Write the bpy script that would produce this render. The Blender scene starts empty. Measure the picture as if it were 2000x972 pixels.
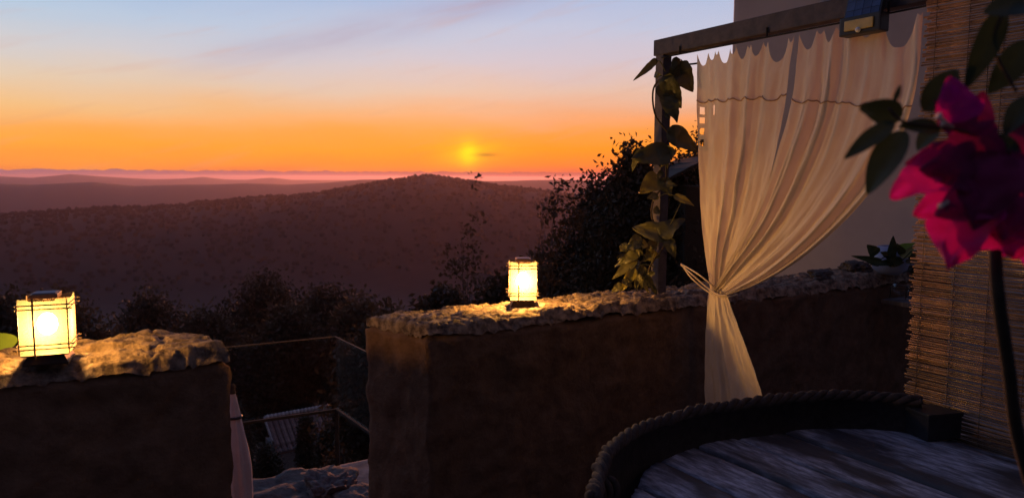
import bpy, bmesh, math, random
import numpy as np
from mathutils import Vector, Matrix, noise as mn
R = math.radians
random.seed(7)
sc = bpy.context.scene
COL = sc.collection

# ------------------------------------------------------------------ camera
F = 1444.0
PITCH, ROLL = 5.52, 0.25
cam_d = bpy.data.cameras.new('camera')
cam = bpy.data.objects.new('camera', cam_d); COL.objects.link(cam)
CAM = Vector((0, 0, 1.6))
ROT = Matrix.Rotation(R(90 - PITCH), 3, 'X') @ Matrix.Rotation(R(ROLL), 3, 'Z')
cam.location = CAM; cam.rotation_euler = ROT.to_euler()
cam_d.sensor_width = 36; cam_d.lens = 36 * F / 2000
cam_d.clip_start = 0.05; cam_d.clip_end = 120000
cam_d.dof.use_dof = True; cam_d.dof.focus_distance = 3.0; cam_d.dof.aperture_fstop = 5.8
sc.camera = cam

# ------------------------------------------------------------------ sky and sun
SUN_PX = (915, 298)
def raydir(px, py):
    return (ROT @ Vector(((px - 1000) / F, (486 - py) / F, -1.0))).normalized()
sund = raydir(*SUN_PX)
SUN_EL = math.asin(sund.z); SUN_AZ = math.atan2(sund.x, sund.y)
world = bpy.data.worlds.new('World'); sc.world = world; world.use_nodes = True
wn = world.node_tree; wn.nodes.clear()
def N(t, kind, **kw):
    n = t.nodes.new(kind)
    for k, v in kw.items(): setattr(n, k, v)
    return n
def L(t, a, b): t.links.new(a, b)
def lin(c):
    return tuple(((v / 255) / 12.92 if v / 255 <= .04045 else ((v / 255 + .055) / 1.055) ** 2.4) for v in c)
def math_n(t, op, a, b=None, clamp=False):
    m = N(t, 'ShaderNodeMath', operation=op); m.use_clamp = clamp
    for i, v in enumerate((a, b)):
        if v is None: continue
        if isinstance(v, (int, float)): m.inputs[i].default_value = v
        else: L(t, v, m.inputs[i])
    return m.outputs[0]
def mixc(t, f, a, b, mode='MIX'):
    m = N(t, 'ShaderNodeMix', data_type='RGBA', blend_type=mode)
    for s, v in ((m.inputs[0], f), (m.inputs[6], a), (m.inputs[7], b)):
        if isinstance(v, (int, float)): s.default_value = v
        elif isinstance(v, tuple): s.default_value = (*v[:3], 1)
        else: L(t, v, s)
    return m.outputs[2]
def ramp(t, fac, stops, interp='LINEAR'):
    r = N(t, 'ShaderNodeValToRGB'); r.color_ramp.interpolation = interp
    e = r.color_ramp.elements
    while len(e) < len(stops): e.new(.5)
    for i, (p, c) in enumerate(stops):
        e[i].position = p
        e[i].color = (*c, 1) if isinstance(c, tuple) else (c, c, c, 1)
    L(t, fac, r.inputs[0]); return r.outputs[0]
tc = N(wn, 'ShaderNodeTexCoord')
sep = N(wn, 'ShaderNodeSeparateXYZ'); L(wn, tc.outputs['Generated'], sep.inputs[0])
X, Y, Z = sep.outputs
az = math_n(wn, 'ARCTAN2', X, Y)                       # 0 = +Y, positive to the right
daz = math_n(wn, 'SUBTRACT', az, SUN_AZ)
# warp of the elevation so the colour bands are not ruler straight
wv = N(wn, 'ShaderNodeCombineXYZ')
L(wn, math_n(wn, 'MULTIPLY', az, 3.0), wv.inputs[0]); L(wn, math_n(wn, 'MULTIPLY', Z, 14.0), wv.inputs[1])
wno = N(wn, 'ShaderNodeTexNoise'); L(wn, wv.outputs[0], wno.inputs['Vector'])
wno.inputs['Scale'].default_value = 1.6; wno.inputs['Detail'].default_value = 4
zw = math_n(wn, 'ADD', Z, math_n(wn, 'MULTIPLY', math_n(wn, 'SUBTRACT', wno.outputs[0], .5), .035))
S = .9
zz = math_n(wn, 'MULTIPLY', zw, 1 / S)
def st(y): return max(0, (346 - y) / F / S)
left = ramp(wn, zz, [(0, lin((236, 120, 66))), (st(325), lin((252, 150, 62))), (st(295), lin((254, 164, 62))), (st(268), lin((248, 168, 84))),
    (st(225), lin((238, 188, 130))), (st(185), lin((222, 198, 172))), (st(140), lin((205, 200, 200))), (st(80), lin((178, 196, 216))), (st(0), lin((138, 172, 214))),
    (.45, lin((112, 138, 186))), (.75, lin((78, 98, 146))), (1.0, lin((50, 66, 108)))])
right = ramp(wn, zz, [(0, lin((222, 96, 66))), (st(325), lin((252, 128, 48))), (st(290), lin((255, 146, 36))), (st(262), lin((252, 150, 66))),
    (st(225), lin((232, 164, 124))), (st(185), lin((220, 182, 164))), (st(130), lin((202, 188, 198))), (st(70), lin((186, 190, 212))), (st(0), lin((164, 180, 214))),
    (.45, lin((112, 138, 186))), (.75, lin((78, 98, 146))), (1.0, lin((50, 66, 108)))])
mr = N(wn, 'ShaderNodeMapRange'); L(wn, az, mr.inputs[0])
mr.inputs[1].default_value = -.62; mr.inputs[2].default_value = .05
sky = mixc(wn, mr.outputs[0], left, right)
# mauve cirrus band climbing to the right, and small wisps
cv = N(wn, 'ShaderNodeCombineXYZ')
L(wn, az, cv.inputs[0]); L(wn, math_n(wn, 'SUBTRACT', Z, math_n(wn, 'MULTIPLY', az, .25)), cv.inputs[1])
cm = N(wn, 'ShaderNodeMapping'); L(wn, cv.outputs[0], cm.inputs[0]); cm.inputs['Scale'].default_value = (3.2, 26, 1)
cn = N(wn, 'ShaderNodeTexNoise'); L(wn, cm.outputs[0], cn.inputs['Vector']); cn.inputs['Scale'].default_value = 1.3; cn.inputs['Detail'].default_value = 8; cn.inputs['Roughness'].default_value = .62
zc = math_n(wn, 'ADD', .234, math_n(wn, 'MULTIPLY', az, .25))       # axis of the band
dz = math_n(wn, 'DIVIDE', math_n(wn, 'SUBTRACT', Z, zc), .019)
band = math_n(wn, 'EXPONENT', math_n(wn, 'MULTIPLY', math_n(wn, 'MULTIPLY', dz, dz), -1.0))
baz = N(wn, 'ShaderNodeMapRange'); L(wn, az, baz.inputs[0]); baz.inputs[1].default_value = -.46; baz.inputs[2].default_value = -.22
band = math_n(wn, 'MULTIPLY', band, baz.outputs[0])
bno = ramp(wn, cn.outputs[0], [(.30, .25), (.62, 1.0)])
band = math_n(wn, 'MULTIPLY', math_n(wn, 'MULTIPLY', band, bno), .48)
sky = mixc(wn, band, sky, lin((166, 140, 162)))
c2 = N(wn, 'ShaderNodeMapping'); L(wn, cv.outputs[0], c2.inputs[0]); c2.inputs['Scale'].default_value = (7, 60, 1); c2.inputs['Location'].default_value = (3, 1, 0)
n2 = N(wn, 'ShaderNodeTexNoise'); L(wn, c2.outputs[0], n2.inputs['Vector']); n2.inputs['Scale'].default_value = 1.0; n2.inputs['Detail'].default_value = 7
wisp = ramp(wn, n2.outputs[0], [(.56, 0.0), (.78, .26)])
sky = mixc(wn, wisp, sky, lin((206, 150, 128)))
# sun glow behind thin cloud: a soft yellow pillar
def gauss(wx, wz, dx=0, dzz=0):
    a = math_n(wn, 'DIVIDE', math_n(wn, 'SUBTRACT', daz, dx), wx)
    b = math_n(wn, 'DIVIDE', math_n(wn, 'SUBTRACT', Z, sund.z + dzz), wz)
    s = math_n(wn, 'ADD', math_n(wn, 'MULTIPLY', a, a), math_n(wn, 'MULTIPLY', b, b))
    return math_n(wn, 'EXPONENT', math_n(wn, 'MULTIPLY', s, -1.0))
gn = ramp(wn, n2.outputs[0], [(.35, 1.0), (.62, .45)])
g1 = math_n(wn, 'MULTIPLY', gauss(.045, .019), gn)
sky = mixc(wn, math_n(wn, 'MULTIPLY', g1, .75), sky, lin((255, 188, 30)))
g2 = math_n(wn, 'MULTIPLY', gauss(.0125, .0150), ramp(wn, n2.outputs[0], [(.38, 1.0), (.66, .55)]))
sky = mixc(wn, g2, sky, lin((255, 222, 34)))
smear = gauss(.016, .0028, .024, -.003)
sky = mixc(wn, math_n(wn, 'MULTIPLY', smear, .55), sky, lin((150, 86, 52)))
# low cloud bank on the horizon with a lumpy top
hn = N(wn, 'ShaderNodeTexNoise', noise_dimensions='1D'); hn.inputs['W'].default_value = 0
L(wn, math_n(wn, 'MULTIPLY', az, 1.0), hn.inputs['W']); hn.inputs['Scale'].default_value = 38; hn.inputs['Detail'].default_value = 6; hn.inputs['Roughness'].default_value = .6
top = math_n(wn, 'ADD', .0072, math_n(wn, 'MULTIPLY', math_n(wn, 'SUBTRACT', hn.outputs[0], .5), .0068))
bank = math_n(wn, 'MULTIPLY', math_n(wn, 'SUBTRACT', top, Z), 1400, clamp=True)
bank = math_n(wn, 'MINIMUM', bank, .92)
bc = mixc(wn, mr.outputs[0], lin((158, 106, 120)), lin((182, 86, 80)))
sky = mixc(wn, bank, sky, bc)
# the sky away from the sunset is dimmer
ca = math_n(wn, 'COSINE', daz)
dim = N(wn, 'ShaderNodeMapRange'); L(wn, ca, dim.inputs[0])
dim.inputs[1].default_value = -.7; dim.inputs[2].default_value = .72; dim.inputs[3].default_value = .13; dim.inputs[4].default_value = 1.0
dim.interpolation_type = 'SMOOTHERSTEP'
zf = N(wn, 'ShaderNodeMapRange'); L(wn, Z, zf.inputs[0]); zf.inputs[1].default_value = .5; zf.inputs[2].default_value = 1.0
dimz = N(wn, 'ShaderNodeMix', data_type='FLOAT'); L(wn, zf.outputs[0], dimz.inputs[0]); L(wn, dim.outputs[0], dimz.inputs[2]); dimz.inputs[3].default_value = .6
duskc = mixc(wn, math_n(wn, 'SUBTRACT', 1.0, dim.outputs[0], clamp=True), sky, mixc(wn, .75, sky, lin((120, 118, 160))))
fin = N(wn, 'ShaderNodeVectorMath', operation='SCALE'); L(wn, duskc, fin.inputs[0]); L(wn, dimz.outputs[0], fin.inputs['Scale'])
bg = N(wn, 'ShaderNodeBackground'); L(wn, fin.outputs[0], bg.inputs[0]); bg.inputs[1].default_value = 1.08
nis = N(wn, 'ShaderNodeTexSky', sky_type='NISHITA'); nis.sun_disc = False
nis.sun_elevation = SUN_EL; nis.sun_rotation = SUN_AZ; nis.dust_density = 3
bg2 = N(wn, 'ShaderNodeBackground'); L(wn, nis.outputs[0], bg2.inputs[0]); bg2.inputs[1].default_value = .05
bg2.inputs[1].default_value = .004
ad = N(wn, 'ShaderNodeAddShader'); L(wn, bg.outputs[0], ad.inputs[0]); L(wn, bg2.outputs[0], ad.inputs[1])
wo = N(wn, 'ShaderNodeOutputWorld'); L(wn, ad.outputs[0], wo.inputs[0])
sun_l = bpy.data.lights.new('sun', 'SUN'); sun_l.energy = 2.0; sun_l.angle = R(2.0); sun_l.color = (1.0, .30, .10)
sun_o = bpy.data.objects.new('sun', sun_l); COL.objects.link(sun_o)
sun_o.rotation_euler = sund.to_track_quat('Z', 'Y').to_euler()
sc.view_settings.view_transform = 'Standard'; sc.view_settings.look = 'None'
sc.view_settings.exposure = 0; sc.view_settings.gamma = 1
sc.cycles.max_bounces = 6; sc.cycles.diffuse_bounces = 2; sc.cycles.volume_bounces = 0
sc.cycles.transparent_max_bounces = 12; sc.cycles.transmission_bounces = 4
sc.cycles.sample_clamp_indirect = 4

# ------------------------------------------------------------------ pixel to place helpers
def at_y(px, py, y):
    d = raydir(px, py); return CAM + d * (y / d.y)
def at_z(px, py, z):
    d = raydir(px, py); return CAM + d * ((z - CAM.z) / d.z)
WD = Vector((.8575, .5145, 0)).normalized()        # along the terrace wall
PD = Vector((WD.y, -WD.x, 0))                      # across it, towards the viewer
NRM = -WD                                          # curtain normal, towards the left
CP = Vector((.70, 3.50, 0))                        # foot of the corner post
def at_c(px, py, off=0.0):
    """point on the curtain plane (through CP, along PD)"""
    p0 = CP + NRM * off; d = raydir(px, py)
    k = (p0 - CAM).dot(NRM) / d.dot(NRM); return CAM + d * k
def ct(t, z, off=0.0):
    p = CP + PD * t + NRM * off; return Vector((p.x, p.y, z))

# ------------------------------------------------------------------ materials
MAT = {}
def mat(name, c1, c2=None, rough=.8, scale=8, bump=.3, metal=0, detail=6, coat=0, dist=.01, stretch=None, vary=.2, mid=(.35, .65)):
    m = bpy.data.materials.new(name); m.use_nodes = True; t = m.node_tree
    b = t.nodes['Principled BSDF']
    b.inputs['Roughness'].default_value = rough; b.inputs['Metallic'].default_value = metal
    if coat: b.inputs['Coat Weight'].default_value = coat
    co = N(t, 'ShaderNodeTexCoord'); mp = N(t, 'ShaderNodeMapping'); L(t, co.outputs['Object'], mp.inputs[0])
    if stretch: mp.inputs['Scale'].default_value = stretch
    no = N(t, 'ShaderNodeTexNoise'); L(t, mp.outputs[0], no.inputs['Vector'])
    no.inputs['Scale'].default_value = scale; no.inputs['Detail'].default_value = detail; no.inputs['Roughness'].default_value = .65
    oi = N(t, 'ShaderNodeObjectInfo')
    c = ramp(t, no.outputs[0], [(mid[0], c1), (mid[1], c2 or c1)])
    hs = N(t, 'ShaderNodeHueSaturation'); L(t, c, hs.inputs['Color'])
    L(t, math_n(t, 'ADD', 1 - vary, math_n(t, 'MULTIPLY', oi.outputs['Random'], 2 * vary)), hs.inputs['Value'])
    L(t, hs.outputs[0], b.inputs['Base Color'])
    if bump:
        bp = N(t, 'ShaderNodeBump'); bp.inputs['Strength'].default_value = bump; bp.inputs['Distance'].default_value = dist
        L(t, no.outputs[0], bp.inputs['Height']); L(t, bp.outputs[0], b.inputs['Normal'])
    MAT[name] = m
    return m
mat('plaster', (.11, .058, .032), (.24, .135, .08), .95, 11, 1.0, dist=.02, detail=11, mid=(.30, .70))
mat('rock', (.08, .05, .035), (.36, .26, .18), .85, 26, 1.0, dist=.015, detail=10, mid=(.38, .62))
mat('step_rock', (.06, .055, .055), (.15, .14, .14), .9, 26, 1.0, dist=.01, detail=10)
mat('paving', (.12, .11, .11), (.26, .24, .23), .9, 12, .6)
mat('dark_metal', (.015, .012, .012), (.03, .026, .024), .9, 30, .2)
mat('bronze', (.04, .02, .012), (.07, .035, .02), .55, 60, .1, metal=.3)
mat('post_paint', (.06, .045, .05), (.12, .09, .09), .6, 20, .3)
mat('reed', (.06, .03, .016), (.29, .16, .075), .4, 16, .4, dist=.001, vary=.6)
mat('string', (.10, .07, .05), (.14, .1, .07), .9, 50, 0)
mat('dark_bark', (.012, .010, .008), (.03, .024, .018), .9, 60, .6, dist=.001)
mat('lit_cap_bronze', (.26, .15, .08), (.36, .22, .12), .5, 60, .1)  # bronze made lighter, the lantern's glow on the cap put into the colour
mat('leafy', (.035, .055, .012), (.10, .13, .03), .4, 6, .2)
mat('branch', (.035, .022, .015), (.08, .055, .035), .85, 40, .6, dist=.001)
mat('rope', (.03, .02, .017), (.07, .05, .042), .9, 60, .8, dist=.003)
mat('wicker', (.018, .013, .012), (.04, .03, .028), .8, 40, .8, dist=.004)
mat('black_plastic', (.015, .015, .017), (.03, .03, .033), .45, 30, .1)
mat('house_wall', (.66, .62, .62), (.80, .76, .75), .9, 1.5, .3)
mat('white_trim', (.6, .6, .6), (.75, .75, .74), .6, 8, .1)
mat('roof_tile', (.16, .085, .07), (.28, .17, .14), .85, 3, .5, dist=.03)
mat('ridge_tile', (.38, .30, .28), (.55, .46, .43), .8, 5, .2)
mat('bark', (.05, .035, .025), (.10, .075, .05), .95, 12, .8)
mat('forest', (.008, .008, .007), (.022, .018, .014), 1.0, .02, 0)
mat('parasol_cloth', (.62, .56, .54), (.74, .68, .66), .9, 10, .2)
mat('blue_ceramic', (.20, .26, .42), (.28, .34, .5), .35, 5, 0)
mat('terracotta', (.20, .08, .05), (.32, .15, .09), .8, 20, .3)
mat('rail_metal', (.10, .07, .05), (.16, .12, .09), .8, 30, .1)
mat('fabric_cord', (.50, .40, .28), (.66, .54, .40), .9, 80, .3, dist=.001)

def leaf_mat(name, c1, c2, rough=.45, trans=.35, scale=5):
    m = bpy.data.materials.new(name); m.use_nodes = True; t = m.node_tree
    b = t.nodes['Principled BSDF']; out = t.nodes['Material Output']
    co = N(t, 'ShaderNodeTexCoord'); no = N(t, 'ShaderNodeTexNoise'); L(t, co.outputs['Object'], no.inputs['Vector'])
    no.inputs['Scale'].default_value = scale; no.inputs['Detail'].default_value = 5
    oi = N(t, 'ShaderNodeObjectInfo')
    f = math_n(t, 'ADD', math_n(t, 'MULTIPLY', no.outputs[0], .7), math_n(t, 'MULTIPLY', oi.outputs['Random'], .35))
    c = ramp(t, f, [(.35, c1), (.75, c2)])
    L(t, c, b.inputs['Base Color']); b.inputs['Roughness'].default_value = rough
    tr = N(t, 'ShaderNodeBsdfTranslucent'); L(t, c, tr.inputs[0])
    mx = N(t, 'ShaderNodeMixShader'); mx.inputs[0].default_value = trans
    bp = N(t, 'ShaderNodeBump'); bp.inputs['Strength'].default_value = .4; bp.inputs['Distance'].default_value = .002
    L(t, no.outputs[0], bp.inputs['Height']); L(t, bp.outputs[0], b.inputs['Normal'])
    L(t, b.outputs[0], mx.inputs[1]); L(t, tr.outputs[0], mx.inputs[2]); L(t, mx.outputs[0], out.inputs[0])
    MAT[name] = m
leaf_mat('leaf_dark', (.014, .028, .010), (.045, .07, .022), scale=40, trans=.2)
leaf_mat('leaf_vine', (.05, .05, .018), (.13, .12, .04), scale=14, trans=.12)
leaf_mat('leaf_yellow', (.16, .14, .025), (.28, .24, .05), scale=14, trans=.15)
leaf_mat('leaf_bright', (.16, .30, .03), (.30, .45, .06), scale=14, trans=.5)
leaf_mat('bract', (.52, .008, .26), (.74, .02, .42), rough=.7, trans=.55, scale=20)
leaf_mat('bract_shaded', (.17, .008, .075), (.34, .014, .16), rough=.7, trans=.35, scale=20)  # copy of the bract with shade put into its wine dark colour
leaf_mat('flower_white', (.75, .6, .5), (.85, .8, .7), rough=.7, trans=.3)
leaf_mat('tree_leaf', (.04, .03, .014), (.075, .055, .03), rough=.7, trans=.22, scale=1.5)

def cloth_mat():
    m = bpy.data.materials.new('curtain_cloth'); m.use_nodes = True; t = m.node_tree
    b = t.nodes['Principled BSDF']; out = t.nodes['Material Output']
    co = N(t, 'ShaderNodeTexCoord'); no = N(t, 'ShaderNodeTexNoise'); L(t, co.outputs['UV'], no.inputs['Vector'])
    no.inputs['Scale'].default_value = 6; no.inputs['Detail'].default_value = 8
    wv = N(t, 'ShaderNodeTexNoise'); mp = N(t, 'ShaderNodeMapping'); L(t, co.outputs['UV'], mp.inputs[0]); mp.inputs['Scale'].default_value = (3, 260, 1)
    L(t, mp.outputs[0], wv.inputs['Vector']); wv.inputs['Scale'].default_value = 1; wv.inputs['Detail'].default_value = 3
    c = ramp(t, no.outputs[0], [(.3, (.78, .67, .55)), (.7, (.86, .77, .66))])
    c = mixc(t, math_n(t, 'MULTIPLY', wv.outputs[0], .14), c, (.55, .43, .33))
    L(t, c, b.inputs['Base Color']); b.inputs['Roughness'].default_value = .95
    b.inputs['Specular IOR Level'].default_value = .1
    bp = N(t, 'ShaderNodeBump'); bp.inputs['Strength'].default_value = .25; bp.inputs['Distance'].default_value = .002
    L(t, wv.outputs[0], bp.inputs['Height']); L(t, bp.outputs[0], b.inputs['Normal'])
    tr = N(t, 'ShaderNodeBsdfTranslucent'); L(t, c, tr.inputs[0])
    tp = N(t, 'ShaderNodeBsdfTransparent')
    m1 = N(t, 'ShaderNodeMixShader'); m1.inputs[0].default_value = .17
    L(t, b.outputs[0], m1.inputs[1]); L(t, tr.outputs[0], m1.inputs[2])
    m2 = N(t, 'ShaderNodeMixShader'); m2.inputs[0].default_value = .03
    L(t, m1.outputs[0], m2.inputs[1]); L(t, tp.outputs[0], m2.inputs[2]); L(t, m2.outputs[0], out.inputs[0])
    MAT['curtain'] = m
cloth_mat()
mat('hem', (.42, .27, .18), (.52, .36, .25), .95, 40, .2)

def wood_mat():
    m = bpy.data.materials.new('weathered_wood'); m.use_nodes = True; t = m.node_tree
    b = t.nodes['Principled BSDF']
    co = N(t, 'ShaderNodeTexCoord'); oi = N(t, 'ShaderNodeObjectInfo')
    ofs = N(t, 'ShaderNodeVectorMath', operation='ADD'); L(t, co.outputs['Object'], ofs.inputs[0]); 
    cx = N(t, 'ShaderNodeCombineXYZ'); L(t, math_n(t, 'MULTIPLY', oi.outputs['Random'], 37), cx.inputs[2]); L(t, cx.outputs[0], ofs.inputs[1])
    mp = N(t, 'ShaderNodeMapping'); L(t, ofs.outputs[0], mp.inputs[0]); mp.inputs['Scale'].default_value = (14, 60, 1)
    gr = N(t, 'ShaderNodeTexNoise'); L(t, mp.outputs[0], gr.inputs['Vector']); gr.inputs['Scale'].default_value = 1; gr.inputs['Detail'].default_value = 9; gr.inputs['Roughness'].default_value = .7
    pt = N(t, 'ShaderNodeMapping'); L(t, ofs.outputs[0], pt.inputs[0]); pt.inputs['Scale'].default_value = (2.6, 8, 1)
    pa = N(t, 'ShaderNodeTexNoise'); L(t, pt.outputs[0], pa.inputs['Vector']); pa.inputs['Scale'].default_value = 1; pa.inputs['Detail'].default_value = 6
    c = ramp(t, gr.outputs[0], [(.30, (.05, .05, .06)), (.48, (.26, .26, .30)), (.66, (.62, .63, .72))])
    c = mixc(t, ramp(t, pa.outputs[0], [(.44, 0.0), (.56, .94)]), c, (.045, .04, .042))
    L(t, c, b.inputs['Base Color']); b.inputs['Roughness'].default_value = .62
    bp = N(t, 'ShaderNodeBump'); bp.inputs['Strength'].default_value = .8; bp.inputs['Distance'].default_value = .003
    L(t, gr.outputs[0], bp.inputs['Height']); L(t, bp.outputs[0], b.inputs['Normal'])
    MAT['wood'] = m
wood_mat()

def glass_mat():
    m = bpy.data.materials.new('clear_glass'); m.use_nodes = True; t = m.node_tree
    out = t.nodes['Material Output']; t.nodes.remove(t.nodes['Principled BSDF'])
    tp = N(t, 'ShaderNodeBsdfTransparent'); tp.inputs[0].default_value = (.97, .98, .98, 1)
    gl = N(t, 'ShaderNodeBsdfGlossy'); gl.inputs['Roughness'].default_value = .02
    fr = N(t, 'ShaderNodeFresnel'); mx = N(t, 'ShaderNodeMixShader')
    L(t, math_n(t, 'MULTIPLY', fr.outputs[0], .15), mx.inputs[0]); L(t, tp.outputs[0], mx.inputs[1]); L(t, gl.outputs[0], mx.inputs[2]); L(t, mx.outputs[0], out.inputs[0])
    MAT['glass'] = m
glass_mat()
def shade_mat():
    m = bpy.data.materials.new('amber_lamp_glass'); m.use_nodes = True; t = m.node_tree
    out = t.nodes['Material Output']; t.nodes.remove(t.nodes['Principled BSDF'])
    tp = N(t, 'ShaderNodeBsdfTransparent'); tp.inputs[0].default_value = (.95, .80, .50, 1)
    tl = N(t, 'ShaderNodeBsdfTranslucent'); tl.inputs[0].default_value = (.115, .102, .068, 1)
    mx = N(t, 'ShaderNodeMixShader'); mx.inputs[0].default_value = .50
    L(t, tl.outputs[0], mx.inputs[1]); L(t, tp.outputs[0], mx.inputs[2]); L(t, mx.outputs[0], out.inputs[0])
    MAT['shade'] = m
shade_mat()
def bulb_mat():
    m = bpy.data.materials.new('lit_bulb'); m.use_nodes = True; t = m.node_tree
    out = t.nodes['Material Output']; t.nodes.remove(t.nodes['Principled BSDF'])
    e = N(t, 'ShaderNodeEmission'); e.inputs[0].default_value = (1, .56, .17, 1); e.inputs[1].default_value = 10
    L(t, e.outputs[0], out.inputs[0]); MAT['bulb'] = m
bulb_mat()
def pv_mat():
    m = mat('solar_cells', (.03, .06, .17), (.05, .10, .26), .6, 10, 0)
    return m
pv_mat()
mat('yellow_lens', (.50, .36, .10), (.62, .46, .16), .4, 20, .1)

# ------------------------------------------------------------------ mesh helpers
def tag(o, label=None, cat=None, group=None, kind=None):
    if label: o['label'] = label
    if cat: o['category'] = cat
    if group: o['group'] = group
    if kind: o['kind'] = kind
    return o
def empty(name, loc, label, cat, group=None):
    o = bpy.data.objects.new(name, None); COL.objects.link(o); o.location = loc
    o.empty_display_size = .1
    return tag(o, label, cat, group)
def link(name, me, m, parent=None, smooth=False, loc=None, kind=None):
    if m: me.materials.append(MAT[m] if isinstance(m, str) else m)
    if smooth:
        me.polygons.foreach_set('use_smooth', [True] * len(me.polygons))
    o = bpy.data.objects.new(name, me); COL.objects.link(o)
    if loc is not None: o.location = loc
    if parent is not None: o.parent = parent
    if kind: o['kind'] = kind
    return o
def pydata(name, vs, fs, m, parent=None, smooth=False, loc=None, kind=None):
    """vertices in world space; with loc/parent they become local"""
    org = Vector(loc) if loc is not None else Vector((0, 0, 0))
    base = Vector(parent_loc(parent)) if parent is not None else Vector((0, 0, 0))
    me = bpy.data.meshes.new(name)
    me.from_pydata([tuple(Vector(v) - org) for v in vs], [], fs); me.update()
    return link(name, me, m, parent, smooth, org - base, kind)
def parent_loc(p):
    v = Vector(p.location); q = p.parent
    while q is not None: v = v + Vector(q.location); q = q.parent
    return v
def frame(d):
    d = d.normalized(); u = Vector((0, 0, 1)) if abs(d.z) < .9 else Vector((1, 0, 0))
    a = d.cross(u).normalized(); return a, a.cross(d).normalized()
def tube(pts, rad, n=8, cap=True):
    pts = [Vector(p) for p in pts]; vs, fs = [], []
    rads = rad if isinstance(rad, (list, tuple)) else [rad] * len(pts)
    a, b = frame(pts[1] - pts[0])
    for i, p in enumerate(pts):
        d = (pts[min(i + 1, len(pts) - 1)] - pts[max(i - 1, 0)]).normalized()
        a = (a - d * a.dot(d)).normalized(); b = d.cross(a)
        for k in range(n):
            an = 2 * math.pi * k / n
            vs.append(p + (a * math.cos(an) + b * math.sin(an)) * rads[i])
    for i in range(len(pts) - 1):
        for k in range(n):
            fs.append((i * n + k, i * n + (k + 1) % n, (i + 1) * n + (k + 1) % n, (i + 1) * n + k))
    if cap:
        fs.append(tuple(range(n - 1, -1, -1))); o = (len(pts) - 1) * n; fs.append(tuple(o + k for k in range(n)))
    return vs, fs
def join(parts):
    vs, fs = [], []
    for v, f in parts:
        o = len(vs); vs += list(v); fs += [tuple(i + o for i in q) for q in f]
    return vs, fs
def box(c, ax, ay, az_, sx, sy, sz, bev=0.0):
    """box with full sizes sx.. along unit axes, edges bevelled"""
    bm = bmesh.new(); bmesh.ops.create_cube(bm, size=1)
    for v in bm.verts: v.co = Vector((v.co.x * sx, v.co.y * sy, v.co.z * sz))
    if bev: bmesh.ops.bevel(bm, geom=list(bm.edges), offset=bev, segments=2, affect='EDGES', profile=.7)
    vs = [Vector(c) + ax * v.co.x + ay * v.co.y + az_ * v.co.z for v in bm.verts]
    bm.verts.ensure_lookup_table(); bm.verts.index_update()
    fs = [tuple(v.index for v in f.verts) for f in bm.faces]; bm.free(); return vs, fs
EX, EY, EZ = Vector((1, 0, 0)), Vector((0, 1, 0)), Vector((0, 0, 1))
def interp(pts, x):
    if x <= pts[0][0]: return pts[0][1]
    for (a, b), (c, d) in zip(pts, pts[1:]):
        if x <= c:
            s = (x - a) / (c - a); s = s * s * (3 - 2 * s) if False else s
            return b + (d - b) * s
    return pts[-1][1]
def spline(pts, n):
    """Catmull-Rom through points"""
    P = [Vector(p) for p in pts]; P = [P[0] * 2 - P[1]] + P + [P[-1] * 2 - P[-2]]; out = []
    seg = len(P) - 3
    for i in range(n + 1):
        u = i / n * seg; k = min(int(u), seg - 1); s = u - k
        a, b, c, d = P[k:k + 4]
        out.append(.5 * ((2 * b) + (c - a) * s + (2 * a - 5 * b + 4 * c - d) * s * s + (3 * b - a - 3 * c + d) * s ** 3))
    return out
def nz(v, s, o=4): return mn.fractal(Vector(v) * s, .6, 2.0, o)

# ------------------------------------------------------------------ terrain
def px_profile(pts):
    out = []
    for x, y in pts:
        d = raydir(x, y); out.append((math.atan2(d.x, d.y), d.z / math.hypot(d.x, d.y)))
    return sorted(out)
R1 = px_profile([(-500, 445), (0, 420), (100, 414), (250, 408), (365, 403), (385, 396), (480, 389), (600, 383), (660, 374), (720, 363), (770, 354), (800, 348), (840, 344), (880, 350), (930, 355), (1000, 366), (1100, 378), (1150, 383), (1300, 395), (1600, 415), (2500, 430)])
R2 = px_profile([(-500, 364), (0, 358), (70, 360), (180, 356), (260, 363), (340, 361), (480, 358), (560, 361), (650, 357), (700, 352), (780, 351), (860, 352), (1000, 352), (1100, 350), (1200, 350), (1500, 352), (2500, 356)])
R3 = px_profile([(-500, 348), (0, 344), (60, 347), (140, 340), (200, 345), (300, 350), (360, 349), (395, 345), (440, 350), (480, 351), (530, 347), (570, 351), (640, 352), (700, 352), (800, 352), (1000, 354), (1300, 352), (2500, 352)])
BASE = [(math.log(a), b) for a, b in [(6, -2.4), (9, -3.6), (20, -8), (40, -14.5), (100, -37), (300, -92), (600, -135), (900, -150), (2500, -190), (6000, -190), (14000, -200), (60000, -200)]]
def terr(r, a):
    lr = math.log(r); z = interp(BASE, lr)
    for prof, rk, wi, wo_, am in ((R1, 1500, .50, .35, 1.0), (R2, 4200, .42, .4, 1.0), (R3, 10500, .42, .3, 1.0)):
        x = lr - math.log(rk); w = wi if x < 0 else wo_
        s = max(0, 1 - abs(x) / w); s = s * s * (3 - 2 * s) if x > 0 else math.sin(s * math.pi / 2) ** 1.5
        crest = 1.6 + interp(prof, a) * rk
        z += max(0, (crest - z)) * s
    sx, sy = r * math.sin(a), r * math.cos(a)
    edge = 1.0
    z += nz((sx, sy, 0), 3.2 / max(r, 30), 5) * .007 * min(r, 2500) * (0.35 if r > 900 else 1.6)
    return z
NA, NR = 460, 230
azs = [R(-46 + 92 * i / NA) for i in range(NA + 1)] + [R(46 + (268) * i / 40) for i in range(1, 40)]
rs = [6 * (24000 / 6) ** (i / NR) for i in range(NR + 1)]
vs = []; fs = []
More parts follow.
